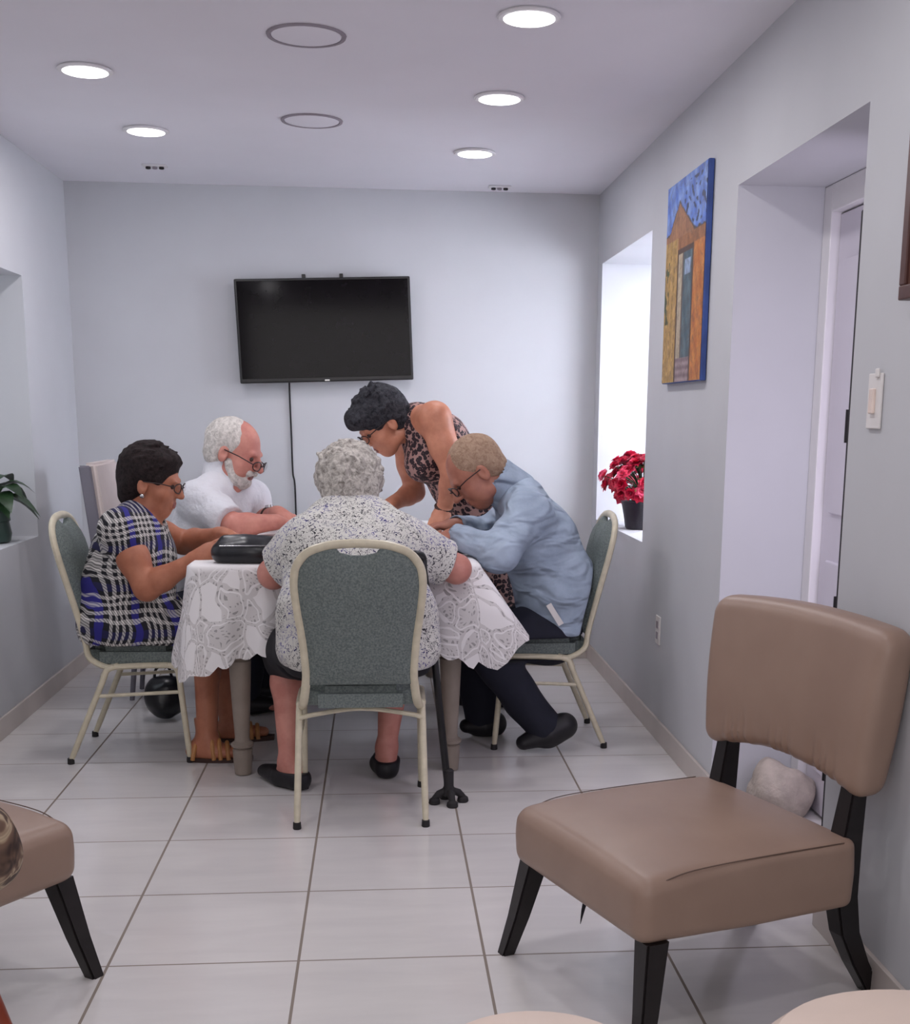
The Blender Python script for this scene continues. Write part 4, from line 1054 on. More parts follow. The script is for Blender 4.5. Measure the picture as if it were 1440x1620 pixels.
# ---------- woman in plaid dress, seated left, facing right (+x)
def woman_plaid():
    r = person('person', (-.90, 4.87, 0), 'woman with short dark hair and glasses in a blue plaid dress, seated left')
    Y = 4.87; side = np.array((0, 1., 0)); skm = M['skin_tan']
    pel = at(196, 978, Y); wai = at(200, 925, Y); che = at(212, 868, Y); nb = at(222, 822, Y); h = Head(at(241, 764, Y), (1, -.12, -.20), (.18, 0, 1), 1.07)
    nk = h.p(0, -.035, -.07)
    S1 = at(190, 838, 4.70); S2 = at(225, 836, 5.05); E1 = at(232, 930, 4.64); W1 = at(316, 882, 4.60); E2 = at(290, 858, 5.17); W2 = at(352, 845, 5.02)
    K1 = at(318, 1000, 4.74); K2 = at(338, 1000, 4.97); A1 = at(328, 1172, 4.69); A2 = at(366, 1150, 4.98); H1 = at(182, 990, 4.77); H2 = at(190, 985, 4.97)
    lo, hi = bounds([h.c, pel, K1, K2, A1, A2, W1, W2, E1, S1, S2], .22); lo[2] = -.01
    F = Field(lo, hi, .005)
    F.cone(pel, wai, .125, .125, .05, side, 1.35); F.cone(wai, che, .125, .12, .05, side, 1.35); F.cone(che, nb, .12, .07, .06, side, 1.45)
    F.cone(nb, nk, .056, .052, .04); add_head(F, h, 1.0, 1.05, 1.1)
    for S, E_, W in ((S1, E1, W1), (S2, E2, W2)):
        F.cone(lerp(nb, S, .5), S, .06, .062, .05); limb(F, [S, lerp(S, E_, .5), E_], [.060, .055, .047], .03); m = lerp(E_, W, .3); limb(F, [E_, m, W], [.046, .044, .026], .02)
    add_hand(F, W1, at(345, 868, 4.60)-W1, (.1, .9, -.2), -1, .75, .95); add_hand(F, W2, at(375, 848, 4.96)-W2, (.1, -.3, -1), 1, .6, .95)
    for H, K, A in ((H1, K1, A1), (H2, K2, A2)):
        limb(F, [H, K], [.10, .068], .05); cal = lerp(K, A, .35); limb(F, [K, cal, A], [.062, .060, .038], .03)
    foot(F, A1, (A1.x-.045, A1.y, .038), (A1.x+.13, A1.y-.02, .032), .031); foot(F, A2, (A2.x-.04, A2.y, .038), (A2.x+.13, A2.y+.01, .032), .031)
    F.cut((0, 0, .012), (0, 0, -1))
    F.put(lambda X, Y_, Z: np.maximum(Z-.462, X-(-.70))+0*Y_, (lo[0], lo[1], .2), (-.70, hi[1], .462), .015, True)
    me = F.mesh('body'); paint_faces(me, F, face_regions(h)); link('body', me, [skm, M['lips']], r, True, True)
    add_eyes(h, r); add_glasses(h, r)
    # hair
    H = Field(h.c-.2, h.c+.2, .0045)
    H.ell(h.p(0, -.022, .042), np.array((.089, .108, .098))*h.k, h.A, .01, amp=.004, ns=60); H.ell(h.p(0, -.062, -.03), np.array((.072, .055, .075))*h.k, h.A, .03, amp=.004, ns=60)
    H.ell(h.p(0, .035, .088), np.array((.066, .050, .034))*h.k, h.A, .02, amp=.006, ns=70)
    H.ell(h.p(0, .110, -.020), np.array((.085, .075, .078))*h.k, h.A, .012, True)
    rnd = random.Random(21)
    for i in range(120):
        a = rnd.uniform(0, 2*math.pi); e = rnd.uniform(-.3, 1.5); v = (math.cos(a)*math.cos(e)*.084, math.sin(a)*math.cos(e)*.102-.022, math.sin(e)*.094+.042)
        if v[1] > .045 and v[2] < .075: continue
        p = h.p(*v); q = p+(h.f*.020+h.u*rnd.uniform(-.002, .014)+h.r*rnd.uniform(-.01, .01)); H.cone(p, q, .010, .004, .006)
    for s in (-1, 1): H.ell(h.p(s*.09, .018, -.045), np.array((.05, .045, .055))*h.k, h.A, .008, True)
    link('hair', H.mesh('hair', 1), M['brown_black_hair'], r, True, True)
    for s in (-1, 1):
        bm = bmesh.new(); bmesh.ops.create_uvsphere(bm, u_segments=10, v_segments=8, radius=.009); bmesh.ops.translate(bm, verts=bm.verts, vec=Vector(h.p(s*.084, -.004, -.044))); part('earring', bm, M['silver'], r, True, True)
    # dress
    D = Field(lo, hi, .006); g = .012
    D.cone(pel, wai, .135, .140, .06, side, 1.38, amp=.006, ns=24, grow=g); D.cone(wai, che, .138, .126, .06, side, 1.38, amp=.006, ns=24, grow=g); D.cone(che, nb, .122, .068, .06, side, 1.5, grow=g)
    D.ell(lerp(wai, pel, .4)+np.array((.05, 0, 0)), (.13, .17, .12), None, .06)
    D.ell(at(238, 880, Y), (.085, .15, .075), None, .05)
    for S, E_ in ((S1, E1), (S2, E2)):
        D.cone(lerp(nb, S, .4), S, .066, .072, .05, grow=.004); D.cone(S, lerp(S, E_, .22), .072, .070, .03)
    D.put(lambda X, Y_, Z: np.sqrt((X-nb[0]-.055)**2+(Y_-nb[1])**2+(Z-nb[2]-.055)**2)-.085, npv(nb)-.2, npv(nb)+.2, .01, True)
    for Hh, K in ((H1, K1), (H2, K2)): D.cone(Hh, K, .115, .088, .07, amp=.007, ns=26, grow=.006)
    D.cone(H1, H2, .12, .12, .06); D.cone(lerp(H1, K1, .8), lerp(H2, K2, .8), .08, .08, .06)
    D.cone(lerp(H1, K1, .1)-np.array((0, 0, .03)), lerp(H1, K1, 1)-np.array((0, 0, .04)), .095, .07, .05, amp=.006, ns=24)
    D.cut((0, 0, .452), (0, 0, -1), .02) if False else None
    D.put(lambda X, Y_, Z: np.maximum(Z-.447, X-(-.72))+0*Y_, (lo[0], lo[1], .2), (-.72, hi[1], .447), .015, True)
    D.cut((K1.x+.035, 0, 0), (1, 0, -.3), .01)
    link('dress', D.mesh('dress', 2), M['plaid'], r, True, True)
    # sandals
    for A, tw in ((A1, -.02), (A2, .01)):
        bm = bmesh.new(); prof = []
        N = 14
        for i in range(N+1):
            t = i/N; x = A.x-.075+.245*t; w_ = .030+.014*math.sin(math.pi*min(1, t*1.15))-.012*max(0, t-.85)*5; y = A.y+tw*t
            prof.append((x, y, w_))
        top = []; bot = []
        vs = [[bm.verts.new((x, y+s*w_, z)) for s in (-1, 1)]+[None] for z in (.0, .016) for x, y, w_ in prof]
        for i in range(N):
            a = vs[i]; b = vs[i+1]; c = vs[i+N+1]; d = vs[i+N+2]
            bm.faces.new((a[0], b[0], b[1], a[1])); bm.faces.new((c[0], c[1], d[1], d[0])); bm.faces.new((a[0], c[0], d[0], b[0])); bm.faces.new((a[1], b[1], d[1], c[1]))
        for i in (0, N): a = vs[i]; c = vs[i+N+1]; bm.faces.new((a[0], a[1], c[1], c[0]))
        sd = part('sandal', bm, M['brown_band'], r, False, True)
        for x0, x1, hh in ((.00, .03, .085), (.035, .055, .068), (.065, .085, .058), (.095, .11, .050), (-.02, -.05, .06)):
            bm = bmesh.new(); pts = []
            for i in range(11):
                a = math.pi*i/10; pts.append(Vector((A.x+x0+(x1-x0)*i/10, A.y+tw*.5+math.cos(a)*.042, .012+math.sin(a)*hh)))
            tube(bm, pts, .0085, 8); part('strap', bm, M['tan_leather'], sd, True, True)
woman_plaid()

# ---------- bearded man in white shirt, seated behind left
def man_white():
    r = person('person', (-.78, 5.70, 0), 'white-haired bearded man in a white short-sleeved shirt, seated at the table')
    skm = M['skin_ruddy']; Y = 5.66
    fwd = unit((.92, -.38, 0)); side = np.array((.38, .92, 0))
    h = Head(at(372, 716, Y), (.93, -.30, -.36), (.35, -.05, 1), 1.20)
    nb = at(352, 772, Y); che = at(338, 815, Y); wai = at(305, 880, Y); pel = at(275, 950, Y+.05)
    S1 = at(312, 790, 5.50); S2 = at(398, 787, 5.86); E1 = at(372, 832, 5.36); W1 = at(436, 826, 5.40); E2 = at(408, 826, 5.9); W2 = at(430, 806, 5.62)
    W2 = at(440, 812, 5.66)
    H1 = at(262, 965, 5.6); H2 = at(285, 965, 5.82); K1 = at(400, 960, 5.45); K2 = at(415, 960, 5.7); A1 = at(385, 1130, 5.45); A2 = at(402, 1130, 5.75)
    lo, hi = bounds([h.c, pel, K1, K2, A1, A2, W1, W2, E1, S1, S2, E2], .2); lo[2] = -.01
    F = Field(lo, hi, .005)
    F.cone(pel, wai, .125, .12, .05, side, 1.3); F.cone(wai, che, .12, .11, .05, side, 1.4); F.cone(che, nb, .11, .07, .06, side, 1.5)
    F.cone(nb, h.p(0, -.03, -.07), .062, .058, .04); add_head(F, h, 1.05, 1.05, 1.0)
    F.cone(h.p(0, -.02, -.08), nb, .05, .055, .03)
    for S, E_, W in ((S1, E1, W1), (S2, E2, W2)):
        F.cone(lerp(nb, S, .5), S, .065, .065, .05); limb(F, [S, E_], [.060, .048], .03); limb(F, [E_, lerp(E_, W, .3), W], [.050, .048, .032], .02)
    add_hand(F, W1, at(462, 826, 5.52)-W1, (0, -.1, -1), -1, .55, 1.0); add_hand(F, W2, at(462, 818, 5.58)-W2, (0, 0, -1), 1, .6, 1.0)
    for H, K, A in ((H1, K1, A1), (H2, K2, A2)): limb(F, [H, K, A], [.09, .065, .045], .04)
    foot(F, A1, (A1.x-.04, A1.y, .045), (A1.x+.15, A1.y-.02, .038), .036); foot(F, A2, (A2.x-.04, A2.y, .045), (A2.x+.15, A2.y, .038), .036)
    F.cut((0, 0, .004), (0, 0, -1))
    me = F.mesh('body'); paint_faces(me, F, face_regions(h)); link('body', me, [skm, M['lips']], r, True, True)
    add_eyes(h, r); add_glasses(h, r, -.014, .008)
    H = Field(h.c-.22, h.c+.22, .0045)
    H.ell(h.p(0, -.030, .034), np.array((.086, .096, .088))*h.k, h.A, .01, amp=.003, ns=70); H.ell(h.p(0, -.055, -.02), np.array((.074, .055, .066))*h.k, h.A, .03, amp=.003, ns=70)
    H.ell(h.p(0, .110, .045), np.array((.095, .070, .125))*h.k, h.A, .012, True)
    for s in (-1, 1): H.ell(h.p(s*.09, .000, -.030), np.array((.03, .038, .045))*h.k, h.A, .008, True)
    link('hair', H.mesh('hair', 1), M['white_hair'], r, True, True)
    B = Field(h.c-.22, h.c+.22, .0045)
    B.ell(h.p(0, .040, -.084), np.array((.052, .052, .042))*h.k, h.A, .02, amp=.003, ns=80)
    for s in (-1, 1): B.cone(h.p(s*.060, .014, -.032), h.p(s*.040, .040, -.080), .017*h.k, .026*h.k, .02, amp=.002, ns=80)
    B.cone(h.p(-.026, .086, -.049), h.p(.026, .086, -.049), .012*h.k, .012*h.k, .012, amp=.002, ns=80)
    B.ell(h.p(0, .100, -.064), np.array((.020, .03, .010))*h.k, h.A, .004, True)
    link('beard', B.mesh('beard', 1), M['white_hair'], r, True, True)
    D = Field(lo, hi, .006); g = .012
    D.cone(pel, wai, .125, .125, .05, side, 1.38, amp=.006, ns=22, grow=g); D.cone(wai, che, .125, .118, .05, side, 1.45, amp=.006, ns=22, grow=g); D.cone(che, nb, .115, .070, .06, side, 1.55, grow=g)
    for S, E_, t in ((S1, E1, .86), (S2, E2, .85)):
        D.cone(lerp(nb, S, .4), S, .075, .078, .05); D.cone(S, lerp(S, E_, t+.1), .080, .080, .03, amp=.009, ns=30)
        D.cut(lerp(S, E_, t), npv(E_)-npv(S), .004) if False else None
        e = lerp(S, E_, t); dd = unit(npv(E_)-npv(S))
        D.put(lambda X, Y_, Z, e=e, dd=dd: np.maximum(-((X-e[0])*dd[0]+(Y_-e[1])*dd[1]+(Z-e[2])*dd[2]), np.sqrt((X-e[0])**2+(Y_-e[1])**2+(Z-e[2])**2)-.13), e-.13, e+.13, .003, True)
    D.cut(at(0, 0, 1)*0+Vector((0, 0, .50)), (0, 0, -1), .01)
    v = lerp(nb, che, .1)+fwd*.085
    D.put(lambda X, Y_, Z: np.sqrt((X-v[0])**2+(Y_-v[1])**2+(Z-v[2]-.05)**2)-.055, v-.15, v+.15, .008, True)
    sh = link('shirt', D.mesh('shirt', 2), M['white_shirt'], r, True, True)
    C = Field(npv(nb)-.2, npv(nb)+.2, .005); b_ = h.p(0, -.03, -.07); C.cone(lerp(nb, b_, .25), lerp(nb, b_, 1.0), .097, .080, .01); C.cone(lerp(nb, b_, -.3), lerp(nb, b_, 1.7), .088, .062, .004, sub=True)
    v2 = npv(nb)+fwd*.09
    C.put(lambda X, Y_, Z: np.sqrt((X-v2[0])**2+(Y_-v2[1])**2+(Z-v2[2]-.02)**2)-.045, v2-.1, v2+.1, .004, True)
    link('collar', C.mesh('collar', 1), M['white_shirt'], sh, True, True)
    P = Field(lo, hi, .007)
    for H_, K, A in ((H1, K1, A1), (H2, K2, A2)): limb(P, [H_, K, lerp(K, A, .95)], [.105, .082, .065], .05, amp=.005, ns=20)
    P.cone(H1, H2, .11, .11, .05); P.cut((0, 0, .06), (0, 0, -1))
    link('trousers', P.mesh('trousers', 1), M['navy'], r, True, True)
    for A in (A1, A2):
        Q = Field(npv(A)-.25, npv(A)+.25, .005); foot(Q, (A.x, A.y, .09), (A.x-.05, A.y, .045), (A.x+.16, A.y-.01, .04), .043); Q.cut((0, 0, .002), (0, 0, -1)); link('shoe', Q.mesh('shoe', 1), M['dark_shoe'], r, True, True)
    d = unit(npv(W2)-npv(E2)); c = lerp(E2, W2, .62); bm = bmesh.new(); t = np.cross(d, (0, 0, 1)); t = t/np.linalg.norm(t); u = np.cross(t, d)
    tube(bm, [Vector(c+(t*math.cos(a)+u*math.sin(a))*.041) for a in [2*math.pi*i/20 for i in range(21)]], .007, 8); wt = part('wristwatch', bm, M['brown_band'], r, True, True)
    bm = bmesh.new(); tube(bm, [Vector(c+u*.040), Vector(c+u*.052)], .018, 16); part('watch_case', bm, M['silver'], wt, True, True)
man_white()

# ---------- woman seen from behind in the speckled blouse
def woman_speckled():
    r = person('person', (-.08, 4.10, 0), 'silver-haired woman in a white speckled blouse, seated with her back to us')
    skm = M['skin_pale']; side = np.array((1., 0, 0))
    h = Head(at(553, 762, 4.46), (0, .93, -.36), (0, .36, .93), 1.08)
    pel = Vector((-.075, 4.10, .545)); wai = Vector((-.078, 4.12, .66)); che = Vector((-.082, 4.26, .81)); nb = Vector((-.09, 4.34, .925))
    S1 = at(492, 858, 4.27); S2 = at(630, 858, 4.27); E1 = at(432, 908, 4.345); E2 = at(722, 900, 4.35); W1 = at(505, 872, 4.70); W2 = at(640, 872, 4.72)
    W1.z = W2.z = ZT+.035
    H1 = Vector((-.19, 4.12, .52)); H2 = Vector((.04, 4.12, .52)); K1 = Vector((-.335, 4.47, .47)); K2 = Vector((.06, 4.50, .48))
    A1 = at(458, 1222, 4.32); A2 = at(612, 1195, 4.46); A1.z = .085; A2.z = .10
    lo, hi = bounds([h.c, pel, K1, K2, A1, A2, W1, W2, E1, S1, S2, E2], .24); lo[2] = -.01
    F = Field(lo, hi, .0052)
    F.cone(pel, wai, .13, .13, .05, side, 1.5); F.cone(wai, che, .13, .12, .05, side, 1.5); F.cone(che, nb, .12, .07, .06, side, 1.6)
    F.cone(nb, h.p(0, -.03, -.07), .056, .052, .04); add_head(F, h)
    for S, E_, W in ((S1, E1, W1), (S2, E2, W2)):
        F.cone(lerp(nb, S, .5), S, .065, .062, .05); limb(F, [S, E_], [.060, .050], .03); limb(F, [E_, lerp(E_, W, .3), W], [.050, .046, .028], .02)
    add_hand(F, W1, (.5, .75, -.1), (0, 0, -1), 1, .4, .95); add_hand(F, W2, (-.5, .75, -.1), (0, 0, -1), -1, .4, .95)
    for H, K, A in ((H1, K1, A1), (H2, K2, A2)): limb(F, [H, K], [.10, .065], .05); limb(F, [K, lerp(K, A, .3), A], [.058, .058, .034], .03)
    foot(F, A1, (A1.x+.03, A1.y-.03, .034), (A1.x-.085, A1.y+.11, .03), .030); foot(F, A2, (A2.x, A2.y-.04, .04), (A2.x-.02, A2.y+.13, .03), .030)
    F.cut((0, 0, .008), (0, 0, -1))
    me = F.mesh('body'); paint_faces(me, F, face_regions(h)); link('body', me, [skm, M['lips']], r, True, True); add_eyes(h, r)
    H = Field(h.c-.24, h.c+.24, .0045); c0 = h.p(0, -.015, .020)
    H.ell(c0, np.array((.108, .118, .104))*h.k, h.A, .01, amp=.006, ns=48); H.ell(h.p(0, -.055, -.045), np.array((.096, .070, .070))*h.k, h.A, .03, amp=.006, ns=52)
    rnd = random.Random(11)
    for i in range(150):
        a = rnd.uniform(0, 2*math.pi); e = rnd.uniform(-.75, 1.5)
        v = (math.cos(a)*math.cos(e)*.104, math.sin(a)*math.cos(e)*.112-.018, math.sin(e)*.10+.018)
        if v[1] > .06 and v[2] < .05: continue
        p = h.p(*v); q = p+(h.r*rnd.uniform(-1, 1)+h.u*rnd.uniform(-.8, .8)+h.f*rnd.uniform(-.6, .6))*.018
        H.cone(p, q, .013, .007, .010)
    H.ell(h.p(0, .115, -.020), np.array((.075, .065, .078))*h.k, h.A, .012, True)
    link('hair', H.mesh('hair', 1), M['silver_hair'], r, True, True)
    D = Field(lo, hi, .0055); g = .012
    D.cone(pel, wai, .150, .140, .06, side, 1.62, amp=.007, ns=20, grow=g); D.cone(wai, che, .138, .130, .06, side, 1.55, amp=.006, ns=20, grow=g); D.cone(che, nb, .128, .085, .06, side, 1.62, grow=g)
    D.cone(at(525, 818, 4.35), at(582, 818, 4.35), .062, .062, .05)
    for S, E_ in ((S1, E1), (S2, E2)):
        D.cone(lerp(nb, S, .45), S, .085, .088, .06); D.cone(S, lerp(S, E_, .85), .088, .084, .04, amp=.006, ns=26)
        e = lerp(S, E_, .80); dd = unit(npv(E_)-npv(S))
        D.put(lambda X, Y_, Z, e=e, dd=dd: np.maximum(-((X-e[0])*dd[0]+(Y_-e[1])*dd[1]+(Z-e[2])*dd[2]), np.sqrt((X-e[0])**2+(Y_-e[1])**2+(Z-e[2])**2)-.14), e-.14, e+.14, .003, True)
        D.cone(lerp(che, wai, .3), lerp(S, E_, .3), .11, .07, .06)
    for s in (-1, 1): D.cone(Vector((-.078+s*.16, 4.13, .62)), Vector((-.078+s*.200, 4.15, .53)), .075, .062, .05, amp=.006, ns=28)
    D.cut((0, 0, .475), (0, 0, -1), .012)
    # the hollow taken by the chair back
    D.put(lambda X, Y_, Z: Y_-(4.07-.135-(Z-.395)*.235+.045)+0*X, (-.30, 3.6, .40), (.17, 4.2, .86), .012, True)
    link('blouse', D.mesh('blouse', 2), M['speckle'], r, True, True)
    P = Field(lo, hi, .0065); P.cone(H1, H2, .10, .10, .06, grow=.012)
    P.cone(H1, K1, .125, .088, .06, amp=.004, ns=22); P.cone(H2, K2, .125, .088, .06, amp=.004, ns=22); P.cone(lerp(H1, K1, .8), lerp(H2, K2, .8), .08, .08, .06)
    for K, A in ((K1, A1), (K2, A2)): P.cone(K, lerp(K, A, .12), .086, .080, .03)
    P.cone(Vector((-.19, 4.02, .50)), Vector((.04, 4.02, .50)), .05, .05, .05)
    P.put(lambda X, Y_, Z: np.maximum(Z-.447, Y_-4.27)+0*X, (lo[0], lo[1], .2), (hi[0], 4.27, .447), .012, True)
    P.put(lambda X, Y_, Z: Y_-(4.07-.135-(Z-.395)*.235+.045)+0*X, (-.30, 3.6, .30), (.17, 4.2, .86), .012, True)
    link('skirt', P.mesh('skirt', 2), M['black_cloth'], r, True, True)
    for A, hx, hy, tx, ty in ((A1, .035, -.035, -.095, .11), (A2, 0, -.045, -.02, .14)):
        Q = Field(npv(A)-.22, npv(A)+.22, .005); foot(Q, (A.x, A.y, .055), (A.x+hx, A.y+hy, .036), (A.x+tx, A.y+ty, .03), .038); Q.cut((0, 0, .001), (0, 0, -1)); Q.cut((0, 0, .062), (0, 0, 1)); link('shoe', Q.mesh('shoe', 1), M['dark_shoe'], r, True, True)
woman_speckled()

# ---------- man in light denim shirt, seated right, facing left, head bowed
def man_denim():
    r = person('person', (.70, 4.95, 0), 'balding man in a light blue denim shirt, bent over at the right of the table')
    skm = M['skin_brown']; side = np.array((0, 1., 0)); Y = 4.92
    h = Head(at(753, 748, 4.88), (-.74, -.10, -.66), (-.62, 0, .78), 1.12)
    pel = at(878, 985, 4.97); wai = at(878, 925, 4.96); che = at(850, 855, 4.95); nb = at(822, 790, 4.93)
    S1 = at(838, 815, 4.76); S2 = at(820, 812, 5.12); E1 = at(790, 876, 4.60); W1 = at(722, 846, 4.72); E2 = at(775, 858, 5.22); W2 = at(722, 832, 4.98)
    E2.z = max(E2.z, ZT+.035)
    H1 = at(868, 1000, 4.88); H2 = at(868, 995, 5.05); K1 = at(762, 1015, 4.78); K2 = at(745, 1010, 5.05); A1 = at(868, 1160, 4.74); A2 = at(765, 1140, 5.02)
    lo, hi = bounds([h.c, pel, K1, K2, A1, A2, W1, W2, E1, S1, S2, E2], .24); lo[2] = -.01
    F = Field(lo, hi, .0052)
    F.cone(pel, wai, .13, .13, .05, side, 1.35); F.cone(wai, che, .13, .125, .05, side, 1.4); F.cone(che, nb, .125, .075, .06, side, 1.5)
    F.cone(nb, h.p(0, -.045, -.06), .064, .060, .04); add_head(F, h, 1.05, 1.1)
    for S, E_, W in ((S1, E1, W1), (S2, E2, W2)):
        F.cone(lerp(nb, S, .5), S, .065, .065, .05); limb(F, [S, E_, W], [.060, .048, .030], .03)
    add_hand(F, W1, (-.85, .25, -.15), (0, 0, -1), 1, .6, 1.0); add_hand(F, W2, (-.9, -.1, .02), (0, .1, -1), -1, .7, 1.0)
    for H, K, A in ((H1, K1, A1), (H2, K2, A2)): limb(F, [H, K, A], [.09, .065, .04], .04)
    F.cut((0, 0, .03), (0, 0, -1))
    F.put(lambda X, Y_, Z: np.maximum(np.maximum(Z-.462, .42-X), .36-Z)+0*Y_, (.42, lo[1], .36), (hi[0], hi[1], .462), .012, True)
    F.put(lambda X, Y_, Z: (.662+.135+(Z-.395)*.235-.05)-X+0*Y_, (.72, lo[1], .40), (hi[0], hi[1], .95), .012, True)
    me = F.mesh('body'); paint_faces(me, F, face_regions(h)); link('body', me, [skm, M['lips']], r, True, True); add_eyes(h, r); add_glasses(h, r)
    H = Field(h.c-.22, h.c+.22, .0045)
    H.ell(h.p(0, -.022, .036), np.array((.080, .098, .090))*h.k, h.A, .01, amp=.002, ns=70); H.ell(h.p(0, -.062, -.02), np.array((.068, .048, .060))*h.k, h.A, .03, amp=.002, ns=70)
    H.ell(h.p(0, .105, .010), np.array((.10, .060, .10))*h.k, h.A, .012, True)
    for s in (-1, 1): H.ell(h.p(s*.09, .010, -.030), np.array((.03, .045, .045))*h.k, h.A, .008, True)
    link('hair', H.mesh('hair', 1), M['sandy_hair'], r, True, True)
    D = Field(lo, hi, .0055); g = .012
    D.cone(pel, wai, .140, .145, .06, side, 1.42, amp=.008, ns=20, grow=g); D.cone(wai, che, .142, .138, .06, side, 1.42, amp=.008, ns=20, grow=g); D.cone(che, nb, .135, .080, .06, side, 1.55, amp=.004, ns=26, grow=g)
    for S, E_, W in ((S1, E1, W1), (S2, E2, W2)):
        D.cone(lerp(nb, S, .4), S, .082, .085, .06); D.cone(S, E_, .084, .070, .04, amp=.012, ns=34); D.cone(E_, lerp(E_, W, .86), .070, .045, .03, amp=.006, ns=36)
    D.cut((0, 0, .452), (0, 0, -1), .012)
    D.put(lambda X, Y_, Z: (.662+.135+(Z-.395)*.235-.035)-X+0*Y_, (.75, lo[1], .44), (hi[0], hi[1], .95), .012, True)
    v = npv(nb)+np.array((-.075, 0, .02)); D.put(lambda X, Y_, Z: np.sqrt((X-v[0])**2+(Y_-v[1])**2+(Z-v[2])**2)-.055, v-.1, v+.1, .008, True)
    sh = link('shirt', D.mesh('shirt', 2), M['denim'], r, True, True)
    C = Field(npv(nb)-.2, npv(nb)+.2, .005); b_ = h.p(0, -.045, -.06); C.cone(lerp(nb, b_, .25), lerp(nb, b_, .95), .098, .082, .01); C.cone(lerp(nb, b_, -.3), lerp(nb, b_, 1.7), .089, .064, .004, sub=True)
    link('collar', C.mesh('collar', 1), M['denim'], sh, True, True)
    for E_, W in ((E1, W1), (E2, W2)):
        Q = Field(npv(W)-.14, npv(W)+.14, .0045); Q.cone(lerp(E_, W, .80), lerp(E_, W, .97), .046, .044, .004); Q.cone(lerp(E_, W, .7), lerp(E_, W, 1.2), .036, .036, .003, sub=True); link('cuff', Q.mesh('cuff', 1), M['denim'], sh, True, True)
    bm = bmesh.new(); p0 = at(868, 956, 4.725); p1 = at(888, 988, 4.735); d = (p1-p0).normalized(); t = Vector((.9, -.1, .35)).normalized(); t = (t-d*t.dot(d)).normalized(); n = d.cross(t)
    vs = [bm.verts.new(p0+t*a*.011+d*b+n*c) for c in (0, .003) for a, b in ((-1, 0), (1, 0), (1, (p1-p0).length), (-1, (p1-p0).length))]
    for q in ((0, 1, 2, 3), (7, 6, 5, 4), (0, 4, 5, 1), (1, 5, 6, 2), (2, 6, 7, 3), (3, 7, 4, 0)): bm.faces.new([vs[i] for i in q])
    part('shirt_tag', bm, M['plastic_white'], r, False, True)
    P = Field(lo, hi, .0065); P.cone(H1, H2, .10, .10, .06, grow=.015)
    for H_, K, A in ((H1, K1, A1), (H2, K2, A2)):
        P.cone(H_, K, .125, .092, .06, amp=.006, ns=20); P.cone(K, lerp(K, A, .93), .088, .072, .04, amp=.008, ns=24)
    P.put(lambda X, Y_, Z: np.maximum(Z-.447, .47-X)+0*Y_, (.47, lo[1], .2), (hi[0], hi[1], .447), .012, True) if False else None
    P.put(lambda X, Y_, Z: np.maximum(np.maximum(Z-.447, .44-X), .36-Z)+0*Y_, (.44, lo[1], .36), (hi[0], hi[1], .447), .012, True)
    P.cut((0, 0, .02), (0, 0, -1))
    link('trousers', P.mesh('trousers', 2), M['navy'], r, True, True)
    for A, heel, toe in ((A1, at(893, 1148, 4.74), at(828, 1186, 4.72)), (A2, at(782, 1145, 5.02), at(738, 1156, 5.0))):
        heel.z = max(heel.z, .045); toe.z = max(toe.z, .042)
        Q = Field(npv(A)-.28, npv(A)+.28, .005); foot(Q, A, heel, toe, .046); Q.cut((0, 0, .001), (0, 0, -1)); link('shoe', Q.mesh('shoe', 1), M['dark_shoe'], r, True, True)
man_denim()

